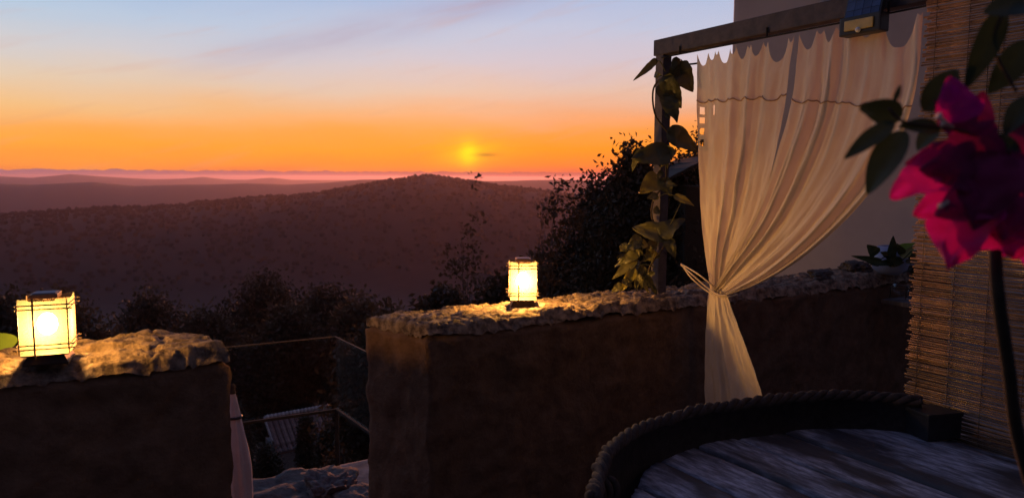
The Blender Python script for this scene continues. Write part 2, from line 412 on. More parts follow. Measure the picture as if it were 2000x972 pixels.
for r in rs:
    for a in azs: vs.append((r * math.sin(a), r * math.cos(a), terr(r, a)))
na = len(azs)
for i in range(NR):
    for k in range(na):
        k2 = (k + 1) % na
        fs.append((i * na + k, i * na + k2, (i + 1) * na + k2, (i + 1) * na + k))
ZLOW = min(v[2] for v in vs); ZTOP = max(v[2] for v in vs)
print('terrain range', ZLOW, ZTOP)
c0 = len(vs); vs.append((0, 0, -2.2))
for k in range(na): fs.append((c0, (k + 1) % na, k))
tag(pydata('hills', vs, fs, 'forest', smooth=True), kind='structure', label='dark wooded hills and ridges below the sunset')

# woodland canopy
def blob_template(seed, sub=1):
    bm = bmesh.new(); bmesh.ops.create_icosphere(bm, subdivisions=sub, radius=1)
    rnd = random.Random(seed)
    V = np.array([(v.co * (1 + .38 * (rnd.random() - .5)))[:] for v in bm.verts]); bm.verts.index_update()
    Fc = np.array([[v.index for v in f.verts] for f in bm.faces]); bm.free(); return V, Fc
def canopy():
    rnd = random.Random(3); T = [blob_template(s, 2) for s in range(4)] + [blob_template(s, 1) for s in range(4)]
    VV, FF, o = [], [], 0
    def put(r, a, size, k):
        nonlocal o
        V, Fc = T[k]; z = terr(r, a)
        sx = size * rnd.uniform(.8, 1.25); sz = size * rnd.uniform(.7, 1.5)
        P = V * (sx, sx, sz) + (r * math.sin(a), r * math.cos(a), z + sz * .3)
        VV.append(P); FF.append(Fc + o); o += len(V)
    for i in range(3200):                                    # crest and near flank of the near hill
        r = 1530 - 520 * rnd.random() ** 1.7; a = R(rnd.uniform(-37, 12))
        put(r, a, rnd.uniform(2.6, 4.6), 4 + rnd.randrange(4))
    V = np.concatenate(VV); Fc = np.concatenate(FF)
    me = bpy.data.meshes.new('woodland'); me.from_pydata(V.tolist(), [], Fc.tolist())
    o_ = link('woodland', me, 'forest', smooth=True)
    tag(o_, 'dark mass of woodland covering the valley and the near hill', 'woodland', kind='stuff')
canopy()

def leaves_mesh(centers, per, spread, size, rnd, flat=.0):
    """many small pointed leaves round clump centres (numpy)"""
    n = len(centers) * per
    C = np.repeat(np.array([tuple(c) for c in centers]), per, axis=0)
    g = np.random.RandomState(rnd)
    P = C + g.normal(0, 1, (n, 3)) * spread
    D = g.normal(0, 1, (n, 3)); D[:, 2] += flat; D /= np.linalg.norm(D, axis=1)[:, None]
    U = g.normal(0, 1, (n, 3)); S_ = np.cross(D, U); S_ /= np.linalg.norm(S_, axis=1)[:, None]
    s = size * g.uniform(.6, 1.3, (n, 1))
    nr = np.cross(D, S_)
    V = np.stack([P, P + D * s * .45 + S_ * s * .26 + nr * s * .08, P + D * s, P + D * s * .45 - S_ * s * .26 + nr * s * .08], axis=1).reshape(-1, 3)
    i = np.arange(n) * 4
    Fc = np.stack([i, i + 1, i + 2, i + 3], axis=1)
    return V, Fc
def tree(name, x, y, zb, h, rx, label, seed, leaf=.10, clumps=90, per=46, trunk_r=.12, m='tree_leaf', low=.35, spread=.22, group=None, cat='tree', sparse=False):
    rnd = random.Random(seed); root = empty(name, (x, y, zb), label, cat, group)
    B = Vector((x, y, zb)); top = Vector((x + rnd.uniform(-.1, .1) * h, y, zb + h))
    tr = [B, B.lerp(top, .3) + Vector((rnd.uniform(-.04, .04) * h, 0, 0)), B.lerp(top, .6), B.lerp(top, .86)]
    parts = [tube(spline(tr, 8), [trunk_r * (1 - .8 * i / 8) for i in range(9)], 8)]
    cl = []
    for i in range(clumps):
        u = rnd.random(); zz_ = low + (1 - low) * u
        prof = math.sin(math.pi * min(1, (u * .86 + .14))) ** .6
        rr = rx * prof * (rnd.random() ** .5); an = rnd.uniform(0, 2 * math.pi)
        rr *= 1 + .35 * mn.noise(Vector((math.cos(an) * 1.3, math.sin(an) * 1.3, u * 3 + seed)))
        c = B + Vector((math.cos(an) * rr, math.sin(an) * rr, h * zz_ + rnd.uniform(-.05, .05) * h)); cl.append(c)
        if i % 4 == 0:
            s = tr[1].lerp(tr[3], rnd.random() * u + .01)
            parts.append(tube([s, s.lerp(c, .5) + Vector((0, 0, .04 * h)), c], [trunk_r * .3, trunk_r * .18, trunk_r * .05], 5))
    v, f = join(parts); pydata('trunk', v, f, 'bark', root, True, loc=B)
    V, Fc = leaves_mesh([c - B for c in cl], per, spread, leaf, seed)
    me = bpy.data.meshes.new('crown'); me.from_pydata(V.tolist(), [], Fc.tolist()); link('crown', me, m, root)
    return root
def px_tree(name, px, ptop, y, rx, label, seed, **kw):
    t = at_y(px, ptop, y); zb = terr(math.hypot(t.x, t.y), math.atan2(t.x, t.y)) - .1
    return tree(name, t.x, t.y, zb, t.z - zb, rx, label, seed, **kw)
G = 'trees on the slope below the terrace'
px_tree('laurel_tree', 1240, 330, 11, .75, 'dense dark tree rising behind the pergola post on its left side', 11, clumps=420, per=60, leaf=.09, low=.45, spread=.13, group=G)
px_tree('laurel_tree', 1330, 350, 10.5, .9, 'dense dark tree between the pergola post and the curtain', 12, clumps=420, per=55, leaf=.09, low=.45, spread=.15, group=G)
px_tree('laurel_tree', 1362, 300, 12, .35, 'narrow dark tree tip beside the left edge of the curtain', 15, clumps=260, per=40, leaf=.08, low=.5, spread=.08, group=G)
px_tree('laurel_tree', 1170, 392, 12, .85, 'low rounded dark tree left of the vine leaves', 13, clumps=380, per=50, leaf=.09, low=.45, spread=.15, group=G)
px_tree('feathery_tree', 1090, 352, 10, .42, 'feathery tree with thin sprays showing against the far ridge', 14, clumps=46, per=22, leaf=.085, low=.62, spread=.07, trunk_r=.03, group=G)
px_tree('feathery_tree', 920, 358, 14, .5, 'feathery tree whose tip crosses the ridge under the setting sun', 16, clumps=34, per=18, leaf=.1, low=.6, spread=.10, trunk_r=.03, group=G)
for i, (px, pt, y, rx, lab) in enumerate([
        (760, 630, 17, 1.3, 'broad dark tree left of the small lantern and under the hilltop'),
        (870, 596, 15, 1.1, 'dark tree directly under the sun above the wall'),
        (640, 585, 56, 4, 'wide dark tree above the glass balustrade'),
        (520, 565, 64, 5, 'dark tree in the valley between the two lanterns'),
        (1000, 575, 13, 1.0, 'dark tree crown right behind the small lantern'),
        (290, 605, 60, 5, 'round dark tree up the slope from the large lantern'),
        (400, 640, 50, 3, 'low dark tree behind the rocky end of the left wall'),
        (120, 600, 48, 4, 'dark tree behind the large lantern'),
        (1110, 520, 12, .9, 'dark tree crown left of the vine at the foot of the post'),
        (700, 610, 48, 3, 'dark bush by the corner of the glass balustrade'),
        (560, 630, 48, 2.6, 'dark bush just above the top edge of the glass balustrade'),
        (20, 600, 40, 3, 'dark tree at the far left edge behind the wall')]):
    px_tree('broad_tree', px, pt, y, rx, lab, 30 + i, clumps=300, per=60, leaf=.0085 * min(y, 40) + .02, low=.4, spread=.011 * y, trunk_r=.1, group=G)
for i, (px, pt, y, rx, lab) in enumerate([
        (462, 800, 34, .7, 'dark shrub left of the tiled roof'), (598, 822, 34, .32, 'round shrub in front of the tiled roof'), (712, 790, 31, .8, 'dark shrub right of the tiled roof'),
        (560, 735, 50, 2.6, 'dark shrub uphill behind the tiled roof'), (665, 720, 46, 2.2, 'leafy shrub behind the roof corner, seen through the glass'),
        (640, 846, 30, .45, 'dark shrub below the right end of the tiled roof'), (520, 880, 28, .6, 'dark shrub in front of the pale yard under the roof'),
        (680, 850, 24, .8, 'dark shrub between the tiled roof and the wall end')]):
    px_tree('shrub', px, pt, y, rx, lab, 60 + i, clumps=200, per=46, leaf=.0045 * y, low=.1, spread=.0045 * y, trunk_r=.06, group='shrubs below the gap in the wall', cat='shrub')

# ------------------------------------------------------------------ small tiled house down the slope
hl = at_y(517, 812, 38); hr = at_y(640, 797, 40)
root = empty('tiled_house', Vector(((hl.x + hr.x) / 2, hl.y, hl.z - 4)), 'small house with red tiled roof and pale ridge tiles below the gap in the wall', 'house')
ux = (hr - hl); ux.z = 0; wL = ux.length; ux.normalize(); uy = Vector((ux.y, -ux.x, 0))
RS = Vector((uy.x * .9, uy.y * .9, -.62)).normalized()
RN = RS.cross(ux).normalized();  RN = RN if RN.z > 0 else -RN
HZ = (hl.z + hr.z) / 2
hl0 = Vector((hl.x, hl.y, HZ)); 
for i in range(12):                                          # runs of tiles down the slope
    parts = []
    c0 = hl0 + ux * (wL * (i + .5) / 12)
    for k in range(5):
        p = c0 + RS * (.10 + .44 * k) + RN * (.02 * (k % 2))
        v = []; wdt = wL / 24 * .98
        for e in (0, .46):
            for q in range(5):
                an = math.pi * q / 4
                v.append(p + RS * e + ux * (-math.cos(an) * wdt * (.92 if e == 0 else 1.0)) + RN * (math.sin(an) * .085 - (.0 if e else .02)))
        parts.append((v, [(q, q + 1, q + 6, q + 5) for q in range(4)]))
    v, f = join(parts); pydata('roof_tile', v, f, 'roof_tile', root, loc=c0)
for i in range(17):
    p = hl0 + ux * (wL * (i + .5) / 17) + RN * .06
    v, f = tube([p - ux * (wL / 36), p + ux * (wL / 36)], [.10, .125], 8); pydata('ridge_tile', v, f, 'ridge_tile', root, True, loc=p)
v, f = box(hl0 + ux * wL / 2 + RS * 1.15 - RN * .10, ux, RS, RN, wL, 2.4, .12); pydata('roof_deck', v, f, 'roof_tile', root, loc=hl0)
v, f = box(hl0 + RS * .8 - ux * .03 + RN * .02, ux, RS, RN, .07, 1.7, .16); pydata('verge', v, f, 'ridge_tile', root, loc=hl0)
wc = hl0 + ux * wL / 2 + RS * 1.9
v, f = box(Vector((wc.x, wc.y, HZ - 2.9)) - uy * .8, ux, uy, EZ, wL * .94, 2.2, 3.4); pydata('wall', v, f, 'paving', root, loc=wc)
yc = hl0 + uy * 4.2; gz = HZ - 3.1
v, f = box(Vector((yc.x, yc.y, gz)) + ux * .9, ux, uy, EZ, 3.0, 2.6, .12, .02)
tag(pydata('yard_paving', v, f, 'paving', loc=yc), kind='structure')

# ------------------------------------------------------------------ terrace wall
WF = Vector((-.31, 2.74, 0))                      # front corner of the right section's end
WT = 1.04
TH = .34
def wall_section(name, s0, s1, label, skew, seed, top_noise, endbump=0):
    """rough wall between s0..s1 measured along WD from WF; end faces skewed; a swept rounded profile"""
    org = WF + WD * s0
    root = empty(name, org, label, 'wall')
    back = Vector((-WD.y, WD.x, 0))
    def build(zlo, zhi, over, res, amp, fr, part, m, roundr, topamp):
        n1 = max(2, int(abs(s1 - s0) / res)); nb = max(2, int(TH / res)); nh = max(2, int((zhi - zlo) / res))
        prof = [(0 - over, zlo + (zhi - zlo) * i / nh, 0) for i in range(nh)] + [(-over + (TH + 2 * over) * i / nb, zhi, 1) for i in range(nb)] + [(TH + over, zhi - (zhi - zlo) * i / nh, 0) for i in range(nh + 1)]
        vs, fs = [], []
        rows = [s0 - over + (s1 - s0 + 2 * over) * i / n1 for i in range(n1 + 1)]
        def P(s, b, z, isTop):
            sk = skew(s) if callable(skew) else 0
            # round the upper arrises
            e = min(b + over, TH + over - b, s - (s0 - over), (s1 + over) - s, .3)
            zz_ = z
            if z > zhi - roundr and e < roundr:
                zz_ = min(z, zhi - roundr + math.sqrt(max(0, roundr ** 2 - (roundr - max(e, 0)) ** 2)) )
            p = WF + WD * (s + sk * b) + back * b
            q = Vector((p.x, p.y, zz_))
            n = Vector((nz(q + Vector((seed, 0, 0)), fr), nz(q + Vector((0, seed, 9)), fr), nz(q + Vector((5, 3, seed)), fr))) * amp
            if isTop or z > zhi - .03:
                n.z += (mn.noise(q * 3.1 + Vector((seed, 0, 0))) * .6 + mn.noise(q * 8.3) * .12 + abs(mn.noise(Vector((q.dot(WD) * 6, q.dot(back) * 26, seed)))) * .35) * topamp
                n.z += endbump * max(0, 1 - abs(s - s1 + .12) / .22) * (b / TH) if endbump else 0
            if part == 'coping':
                u_, w_ = q.dot(WD), q.dot(back)
                dd_, pp_ = mn.voronoi(Vector((u_ * 8 + .6 * mn.noise(Vector((u_ * 9, w_ * 9, seed))), w_ * 19, seed)))
                n.z += .016 * (mn.noise(pp_[0] * 1.7) + .3) + .010 * (min(.22, dd_[1] - dd_[0]) / .22 - 1)
                dd_, pp_ = mn.voronoi(Vector((u_ * 30, w_ * 62, seed)))
                n.z += .005 * mn.noise(pp_[0] * 1.3) + .002 * (min(.2, dd_[1] - dd_[0]) / .2 - 1)
                lay = 1 - abs(mn.noise(Vector((u_ * 5, w_ * 22, seed)))) * 2
                n.z += .006 * lay * lay * mn.noise(Vector((u_ * 3, w_ * 5, seed + 4))) + .006 * (1 - abs(mn.noise(Vector((u_ * 26, w_ * 60, seed)))) * 2)
                side = max(0, 1 - min(b + over, TH + over - b) / .05)
                n += back * (.004 + .010 * (1 + mn.noise(Vector((u_ * 7, seed, 1))) + .6 * mn.noise(Vector((u_ * 23, seed, z * 9))))) * side * max(0, min(1, (z - WT + .044) / .03)) * (1 if b < TH / 2 else -1)
                n.z -= side * max(0, min(1, (z - WT + .044) / .03)) * .010 * (1 + mn.noise(Vector((u_ * 11, w_ * 3, seed))))
            return q + n
        np_ = len(prof)
        for s in rows:
            for (b, z, tp) in prof: vs.append(P(s, b, z, tp))
        for i in range(len(rows) - 1):
            for k in range(np_ - 1):
                fs.append((i * np_ + k, (i + 1) * np_ + k, (i + 1) * np_ + k + 1, i * np_ + k + 1))
        # end faces as grids between front and back column
        for side, i in ((-1, 0), (1, len(rows) - 1)):
            s = rows[i]; o = len(vs)
            for h in range(nh + 1):
                z = zlo + (zhi - zlo) * h / nh
                for q in range(nb + 1):
                    b = -over + (TH + 2 * over) * q / nb
                    vs.append(P(s, b, z, h == nh))
            for h in range(nh):
                for q in range(nb):
                    a = o + h * (nb + 1) + q; c = a + nb + 1
                    fs.append((a, a + 1, c + 1, c) if side > 0 else (a, c, c + 1, a + 1))
        # recentre on the section's origin
        ob = pydata(part, vs, fs, m, root, True, loc=org)
        bm = bmesh.new(); bm.from_mesh(ob.data); bmesh.ops.remove_doubles(bm, verts=bm.verts, dist=.0005); bmesh.ops.recalc_face_normals(bm, faces=bm.faces); bm.to_mesh(ob.data); bm.free()
        ob.data.polygons.foreach_set('use_smooth', [True] * len(ob.data.polygons))
        return ob
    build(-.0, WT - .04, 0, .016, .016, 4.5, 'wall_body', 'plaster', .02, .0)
    build(WT - .046, WT, .0015, .0075, .003, 12, 'coping', 'rock', .012, top_noise)
    return root
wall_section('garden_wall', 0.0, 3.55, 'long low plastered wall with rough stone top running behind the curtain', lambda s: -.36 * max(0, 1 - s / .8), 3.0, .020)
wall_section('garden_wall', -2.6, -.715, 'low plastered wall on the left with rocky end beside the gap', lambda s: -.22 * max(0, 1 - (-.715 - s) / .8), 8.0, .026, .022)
# terrace floor of rough flags
fl = empty('terrace_floor', (0, 1.0, -.05), None, None); fl['kind'] = 'structure'
bk = Vector((-WD.y, WD.x, 0)); rnd = random.Random(5)
for i in range(9):
    for k in range(9):
        c = WF + WD * (-2.2 + i * .62 + (k % 2) * .3) - bk * (.32 + k * .52)
        v, f = box(Vector((c.x, c.y, -.03)), WD, bk, EZ, .60, .50, .06 + rnd.uniform(0, .01), .012)
        pydata('flagstone', v, f, 'paving', fl, loc=Vector((c.x, c.y, 0)))
v, f = box(WF + WD * .6 - bk * 2.2 + Vector((0, 0, -.5)), WD, bk, EZ, 7.0, 5.6, .86)
o = pydata('terrace_base', v, f, 'rock', loc=WF); tag(o, kind='structure')
def boulder(name, c, sx, sy, sz, label, seed, group=None):
    bm = bmesh.new(); bmesh.ops.create_icosphere(bm, subdivisions=5, radius=1)
    for v in bm.verts:
        p = v.co.copy(); k = 1 + .35 * nz(p + Vector((seed, 0, 0)), 1.1, 5)
        p = Vector((max(-.8, min(.8, p.x)), max(-.8, min(.8, p.y)), max(-.55, min(.55, p.z)))) * k
        v.co = WD * p.x * sx + bk * p.y * sy + EZ * p.z * sz
    me = bpy.data.meshes.new(name); bm.to_mesh(me); bm.free()
    return tag(link(name, me, 'step_rock', smooth=True, loc=c), label, 'rock', group)
p = at_y(560, 975, 3.45); boulder('rock', p + Vector((0, 0, -.03)), .36, .26, .12, 'flat pale rock filling the foot of the gap in the wall', 1, 'rocks in the gap')
p = at_y(642, 965, 3.5); boulder('rock', p + Vector((0, 0, -.01)), .13, .14, .15, 'pointed grey rock in the middle of the gap', 2, 'rocks in the gap')
p = at_y(715, 990, 3.3); boulder('rock', p, .15, .2, .08, 'small rock against the end of the long wall', 4, 'rocks in the gap')
p = at_y(440, 1000, 3.4); boulder('rock', p, .3, .2, .12, 'dark rock under the folded parasol', 6, 'rocks in the gap')
v, f = box(WF + WD * -.3 + bk * .9 + Vector((0, 0, -.3)), WD, bk, EZ, 2.6, 1.3, .5, .03)
tag(pydata('landing', v, f, 'paving', loc=WF), kind='structure')

# ------------------------------------------------------------------ lanterns
def lantern(loc, rot, label, power, tall=1.0, lit=True, wide=1.0):
    root = empty('lantern', loc, label, 'lantern', 'lit amber lanterns'); root.rotation_euler = (0, 0, R(rot))
    W = .125 * wide; H = .168 * tall; z0 = .028
    def add(name, vf, m, parent=root, smooth=False):
        me = bpy.data.meshes.new(name); me.from_pydata([tuple(q) for q in vf[0]], [], vf[1]); me.update()
        return link(name, me, m, parent, smooth)
    # splayed base
    b = .058 * wide; t = .046 * wide
    vs_ = [Vector((sx * b, sy * b, 0)) for sx, sy in ((-1, -1), (1, -1), (1, 1), (-1, 1))] + [Vector((sx * b, sy * b, .005)) for sx, sy in ((-1, -1), (1, -1), (1, 1), (-1, 1))] + [Vector((sx * t, sy * t, z0 - .001)) for sx, sy in ((-1, -1), (1, -1), (1, 1), (-1, 1))]
    add('base', (vs_, [(3, 2, 1, 0), (8, 9, 10, 11)] + [(j + k, j + (k + 1) % 4, j + 4 + (k + 1) % 4, j + 4 + k) for j in (0, 4) for k in range(4)]), 'bronze')
    add('floor_plate', box((0, 0, z0 + .002), EX, EY, EZ, W - .004, W - .004, .003), 'bronze')
    for k in range(4):
        a = R(90 * k); ax = Vector((math.cos(a), math.sin(a), 0)); n = Vector((math.sin(a), -math.cos(a), 0))
        # glass pane with the top edge dipped under the cap
        w = W / 2 - .002; zt = z0 + H; vv = []
        cols = [-w, -w * .62, -w * .5, w * .5, w * .62, w]; tops = [0, -.002, -.007, -.007, -.002, 0]
        for x, d in zip(cols, tops): vv += [ax * x + n * (W / 2) + EZ * (z0 + .004), ax * x + n * (W / 2) + EZ * (zt + d)]
        add('glass_pane', (vv, [(2 * q, 2 * q + 2, 2 * q + 3, 2 * q + 1) for q in range(5)]), 'shade')
        for z in (.022, .034, H - .030, H - .018):
            add('crossbar', tube([ax * (-W / 2 - .014) + n * (W / 2 + .004) + EZ * (z0 + z), ax * (W / 2 + .014) + n * (W / 2 + .004) + EZ * (z0 + z)], .0021, 6), 'bronze')
        x = -W * .18
        if k in (0, 2): add('upright', box(ax * x + n * (W / 2 + .0075) + EZ * (z0 + H / 2 - .002), ax, n, EZ, .005, .003, H + .006, .0006), 'bronze')
        add('corner_edge', box(ax * (W / 2) + n * (W / 2) + EZ * (z0 + H / 2), ax, n, EZ, .003, .003, H - .012, .0005), 'bronze')
    add('cap', box((0, 0, z0 + H + .002), EX, EY, EZ, .070 * wide, .070 * wide, .014, .0015), 'lit_cap_bronze')
    add('solar_cell', box((0, 0, z0 + H + .0105), EX, EY, EZ, .058 * wide, .058 * wide, .002), 'solar_cells')
    add('cap_stem', tube([(0, 0, z0 + H - .03), (0, 0, z0 + H - .006)], .010, 10), 'bronze')
    bm = bmesh.new(); bmesh.ops.create_uvsphere(bm, u_segments=16, v_segments=10, radius=.026)
    for v in bm.verts: v.co.z = v.co.z * 1.25 + z0 + H * .50
    me = bpy.data.meshes.new('bulb'); bm.to_mesh(me); bm.free(); bo_ = link('bulb', me, None, root, True)
    bmt = MAT['bulb'].copy(); bmt.node_tree.nodes['Emission'].inputs[1].default_value = power * 37 / wide ** 2; me.materials.append(bmt)
    if wide < 1: bo_.scale = (wide, wide, 1)
    return root
lp = at_z(97, 704, WT + .010); lantern(lp, 22, 'large amber lantern turned cornerwise on the left wall', 21)
lp2 = at_z(1021, 596, WT + .008); lantern(lp2, 2, 'small amber lantern facing straight on the long wall', 27, wide=.93)

# ------------------------------------------------------------------ pergola
BZ = 2.165
pg = empty('pergola', CP + Vector((0, 0, WT)), 'dark timber pergola corner post and beam carrying the curtain', 'pergola')
v, f = box(ct(0, (WT + BZ) / 2 + .0), PD, NRM, EZ, .052, .052, BZ - WT, .004); pydata('post', v, f, 'post_paint', pg, loc=ct(0, WT))
b0, b1 = -.04, 3.2
v, f = box(ct((b0 + b1) / 2, BZ + .036), PD, NRM, EZ, b1 - b0, .056, .072, .004); pydata('beam', v, f, 'post_paint', pg, loc=ct(0, BZ))
v, f = box(ct(1.62, BZ / 2, -.10), PD, NRM, EZ, .07, .07, BZ + .0, .005); pydata('post', v, f, 'post_paint', pg, loc=ct(1.62, 0, -.1))
v, f = box(ct(.05, BZ + .09) - NRM * 1.2, NRM, PD, EZ, 2.4, .05, .06, .004); 
v, f = tube([ct(.02, BZ - .015, .03), ct(1.0, BZ - .018, .034), ct(2.2, BZ - .015, .03)], .0035, 6); pydata('curtain_wire', v, f, 'dark_metal', pg, loc=ct(0, BZ))
for t_ in (.14, .62, 1.12): 
    v, f = tube([ct(t_, BZ - .018, .033), ct(t_, BZ + .02, .034)], .004, 6); pydata('wire_hook', v, f, 'dark_metal', pg, loc=ct(t_, BZ))

# ------------------------------------------------------------------ curtain
CO = .045
def cpt(px, py, sh=0.0):
    p = at_c(px, py, CO + sh); return ((p - CP).dot(PD), p.z, sh)
def poly_at(pts, v):
    """piecewise-linear curve through (t,z) points by arc fraction, smoothed"""
    P = spline([Vector(q) for q in pts], 40)
    d = [0]
    for a, b in zip(P, P[1:]): d.append(d[-1] + (b - a).length)
    L_ = d[-1] * v
    for i in range(len(d) - 1):
        if L_ <= d[i + 1] + 1e-9:
            s = (L_ - d[i]) / max(1e-9, d[i + 1] - d[i]); return P[i].lerp(P[i + 1], s)
    return P[-1]
def panel(name, Lpts, Rpts, nf, seed, root, hooks, sags=None, nu=170, nv=150, scal=.035, amp=.022, openwork=None, phase=0.0, tail=False, off=0.0):
    def sh(y): return -.11 if tail else -.11 * max(0, min(1, (y - 120) / 440)) ** 2
    Lp = [cpt(*q, sh(q[1])) for q in Lpts]; Rp = [cpt(*q, sh(q[1])) for q in Rpts]
    LL = [poly_at(Lp, j / nv) for j in range(nv + 1)]; RR = [poly_at(Rp, j / nv) for j in range(nv + 1)]
    vs, fs, uvs = [], [], []
    for j in range(nv + 1):
        v = j / nv; wid = (RR[j] - LL[j]).length
        for i in range(nu + 1):
            u = i / nu
            uw = u + .018 * mn.noise(Vector((u * 5, v * 1.5, seed))) * min(1, v * 3) + .003 * math.sin(u * 41 + seed)
            uw = u if i in (0, nu) else uw
            q = LL[j].lerp(RR[j], min(1, max(0, uw)))
            z = q.y; t_ = q.x; shf = q.z
            ph = 2 * math.pi * nf * u + phase + .9 * mn.noise(Vector((u * 4, v * 1.2, seed + 3)))
            fold = math.cos(ph)
            fine = math.cos(ph * 2.3 + 1.3) * .22 + math.cos(ph * 3.7 + seed) * .07 * min(1, v * 2)
            a = amp * (.55 + .45 * math.sin(seed + u * 9 + v * 2)) * min(1, .35 + wid * 3.2)
            if not tail:
                # scalloped heading: hangs between the hooks
                for h_ in range(len(hooks) - 1):
                    if hooks[h_] <= u <= hooks[h_ + 1] + 1e-6: break
                hk = abs((u - hooks[h_]) / (hooks[h_ + 1] - hooks[h_]) - .5) * 2; sag = 1 - hk ** 2.4
                hs = scal * min(2.2, (hooks[h_ + 1] - hooks[h_]) * 7.5)
                z -= hs * sag * max(0, 1 - v * 3.2) ** 1.5
                a *= .45 + .55 * min(1, v * 3)
            else:
                a *= .35 + .65 * v
            n = off + a * (fold + fine) + .002 * mn.noise(Vector((u * 30, v * 16, seed))) + .007 * mn.noise(Vector((u * 14, v * 7, seed + 7)))
            vs.append(ct(t_, z, CO + n + shf)); uvs.append((u * 1.5, v * 1.5))
    for j in range(nv):
        for i in range(nu):
            if openwork and openwork(i / nu, j / nv): continue
            fs.append((j * (nu + 1) + i, j * (nu + 1) + i + 1, (j + 1) * (nu + 1) + i + 1, (j + 1) * (nu + 1) + i))
    o = pydata(name, vs, fs, 'curtain', root, True, loc=ct(.6, 1.6, CO))
    uvl = o.data.uv_layers.new(name='UVMap')
    for lp_ in o.data.loops: uvl.data[lp_.index].uv = uvs[lp_.vertex_index]
    return o, vs, nu, nv
cur = empty('curtain', ct(.6, .5), 'cream cotton curtain in two panels gathered by a cord and hung from the pergola beam', 'curtain')
LP_L = [(1364, 106), (1365, 200), (1368, 330), (1374, 450), (1383, 530), (1388, 570)]
LP_R = [(1552, 70), (1536, 180), (1516, 300), (1480, 420), (1432, 520), (1412, 574)]
RP_L = [(1566, 66), (1552, 190), (1522, 300), (1480, 420), (1428, 510), (1394, 570)]
RP_R = [(1808, 24), (1797, 160), (1758, 290), (1690, 395), (1590, 490), (1500, 548), (1424, 576)]
def ow(u, v):
    if not .022 < u < .065: return False
    w = (v - .205) / .185
    if not 0 < w < 1: return False
    return (w * 4) % 1 < .62
def ow2(u, v):
    if ow(u, v): return True
    return .205 < v < .245 and .178 < u < .190
o1, v1, nu1, nv1 = panel('left_panel', LP_L, LP_R, 5, 2.0, cur, [0, .12, .20, .24, .37, .43, .55, .585, .70, .75, .95, 1.0], scal=.058, amp=.016, openwork=ow2)
o2, v2, nu2, nv2 = panel('right_panel', RP_L, RP_R, 6, 5.0, cur, [0, .17, .21, .34, .38, .47, .51, .65, .70, .97, 1.0], nu=210, nv=170, scal=.050, amp=.018, off=.012, phase=1.0)
o3, v3, nu3, nv3 = panel('tail', [(1386, 564), (1380, 640), (1378, 720), (1378, 800), (1380, 860)], [(1418, 570), (1440, 630), (1468, 700), (1490, 762), (1504, 840)], 4, 9.0, cur, None, nu=90, nv=110, amp=.022, tail=True)
# stitched hem line of the heading pocket
for (vv, nu, nv, fr) in ((v1, nu1, nv1, .192), (v2, nu2, nv2, .205)):
    j = int(fr * nv); pts = [Vector(vv[j * (nu + 1) + i]) + NRM * .0015 for i in range(0, nu + 1, 2)]
    a, b = tube(pts, .0028, 5); pydata('hem_line', a, b, 'hem', cur, True, loc=ct(.6, 2.0))
# tie back cord
hook = at_y(1330, 517, 3.46)
def cw(px, py, off): return at_c(px, py, CO - .11 + off)
strands = [[hook, at_c(1352, 536, CO - .04), cw(1382, 562, .055), cw(1408, 577, .062), cw(1430, 570, .05), cw(1452, 558, .012)],
           [hook + Vector((.01, 0, -.008)), at_c(1350, 542, CO - .04), cw(1378, 566, .05), cw(1402, 578, .058), cw(1424, 579, .05), cw(1440, 575, .0)],
           [hook + Vector((.0, 0, .004)), at_c(1362, 534, CO - .05), cw(1390, 556, .04), cw(1404, 566, -.02)]]
a, b = join([tube(spline(s, 30), .0035, 6) for s in strands]); pydata('tieback_cord', a, b, 'fabric_cord', cur, True, loc=hook)
a, b = tube(spline([hook, hook + Vector((-.02, 0, .004)), at_y(1318, 505, 3.47), at_y(1296, 492, 3.47)], 12), .0015, 5); pydata('tieback_string', a, b, 'dark_metal', cur, True, loc=hook)

# ------------------------------------------------------------------ reed screen
sr = empty('reed_screen', ct(1.27, .3, .06), 'brown split reed screen hanging on the right side', 'screen')
rnd = random.Random(21); variants = []
T0 = 1.262; TL = 1.75
for k in range(14):
    segs = 5; pts, rd = [], []
    for i in range(segs + 1):
        pts.append(Vector((TL * i / segs, rnd.uniform(-.0018, .0018), rnd.uniform(-.0016, .0016)))); rd.append(rnd.uniform(.0019, .0034))
    a, b = tube(pts, rd, 6); me = bpy.data.meshes.new('reed'); me.from_pydata([tuple(q) for q in a], [], b); me.materials.append(MAT['reed'])
    me.polygons.foreach_set('use_smooth', [True] * len(me.polygons)); variants.append(me)
M = Matrix((PD, WD, EZ)).transposed()
z = .36; count = 0
SB = Vector(sr.location)
while z < 2.36 and count < 298:
    o = bpy.data.objects.new('reed', variants[count % 14]); COL.objects.link(o); o.parent = sr
    t_ = T0 + rnd.uniform(-.004, .016) + (.01 if rnd.random() < .12 else 0)
    o.location = ct(t_, z, .06 + rnd.uniform(-.002, .002)) - SB
    tilt = rnd.gauss(0, .0022)
    o.rotation_euler = (M.to_4x4() @ Matrix.Rotation(tilt, 4, 'Y') @ Matrix.Rotation(rnd.uniform(0, 6), 4, 'X')).to_euler()
    z += rnd.uniform(.0058, .0078); count += 1
for t_ in (1.30, 1.40, 1.50, 1.61, 1.75, 2.0, 2.3):
    a, b = tube([ct(t_, .36, .0645), ct(t_ + .002, 1.3, .0652), ct(t_, 2.35, .0645)], .0011, 5); pydata('binding_string', a, b, 'string', sr, loc=ct(t_, .36, .06))

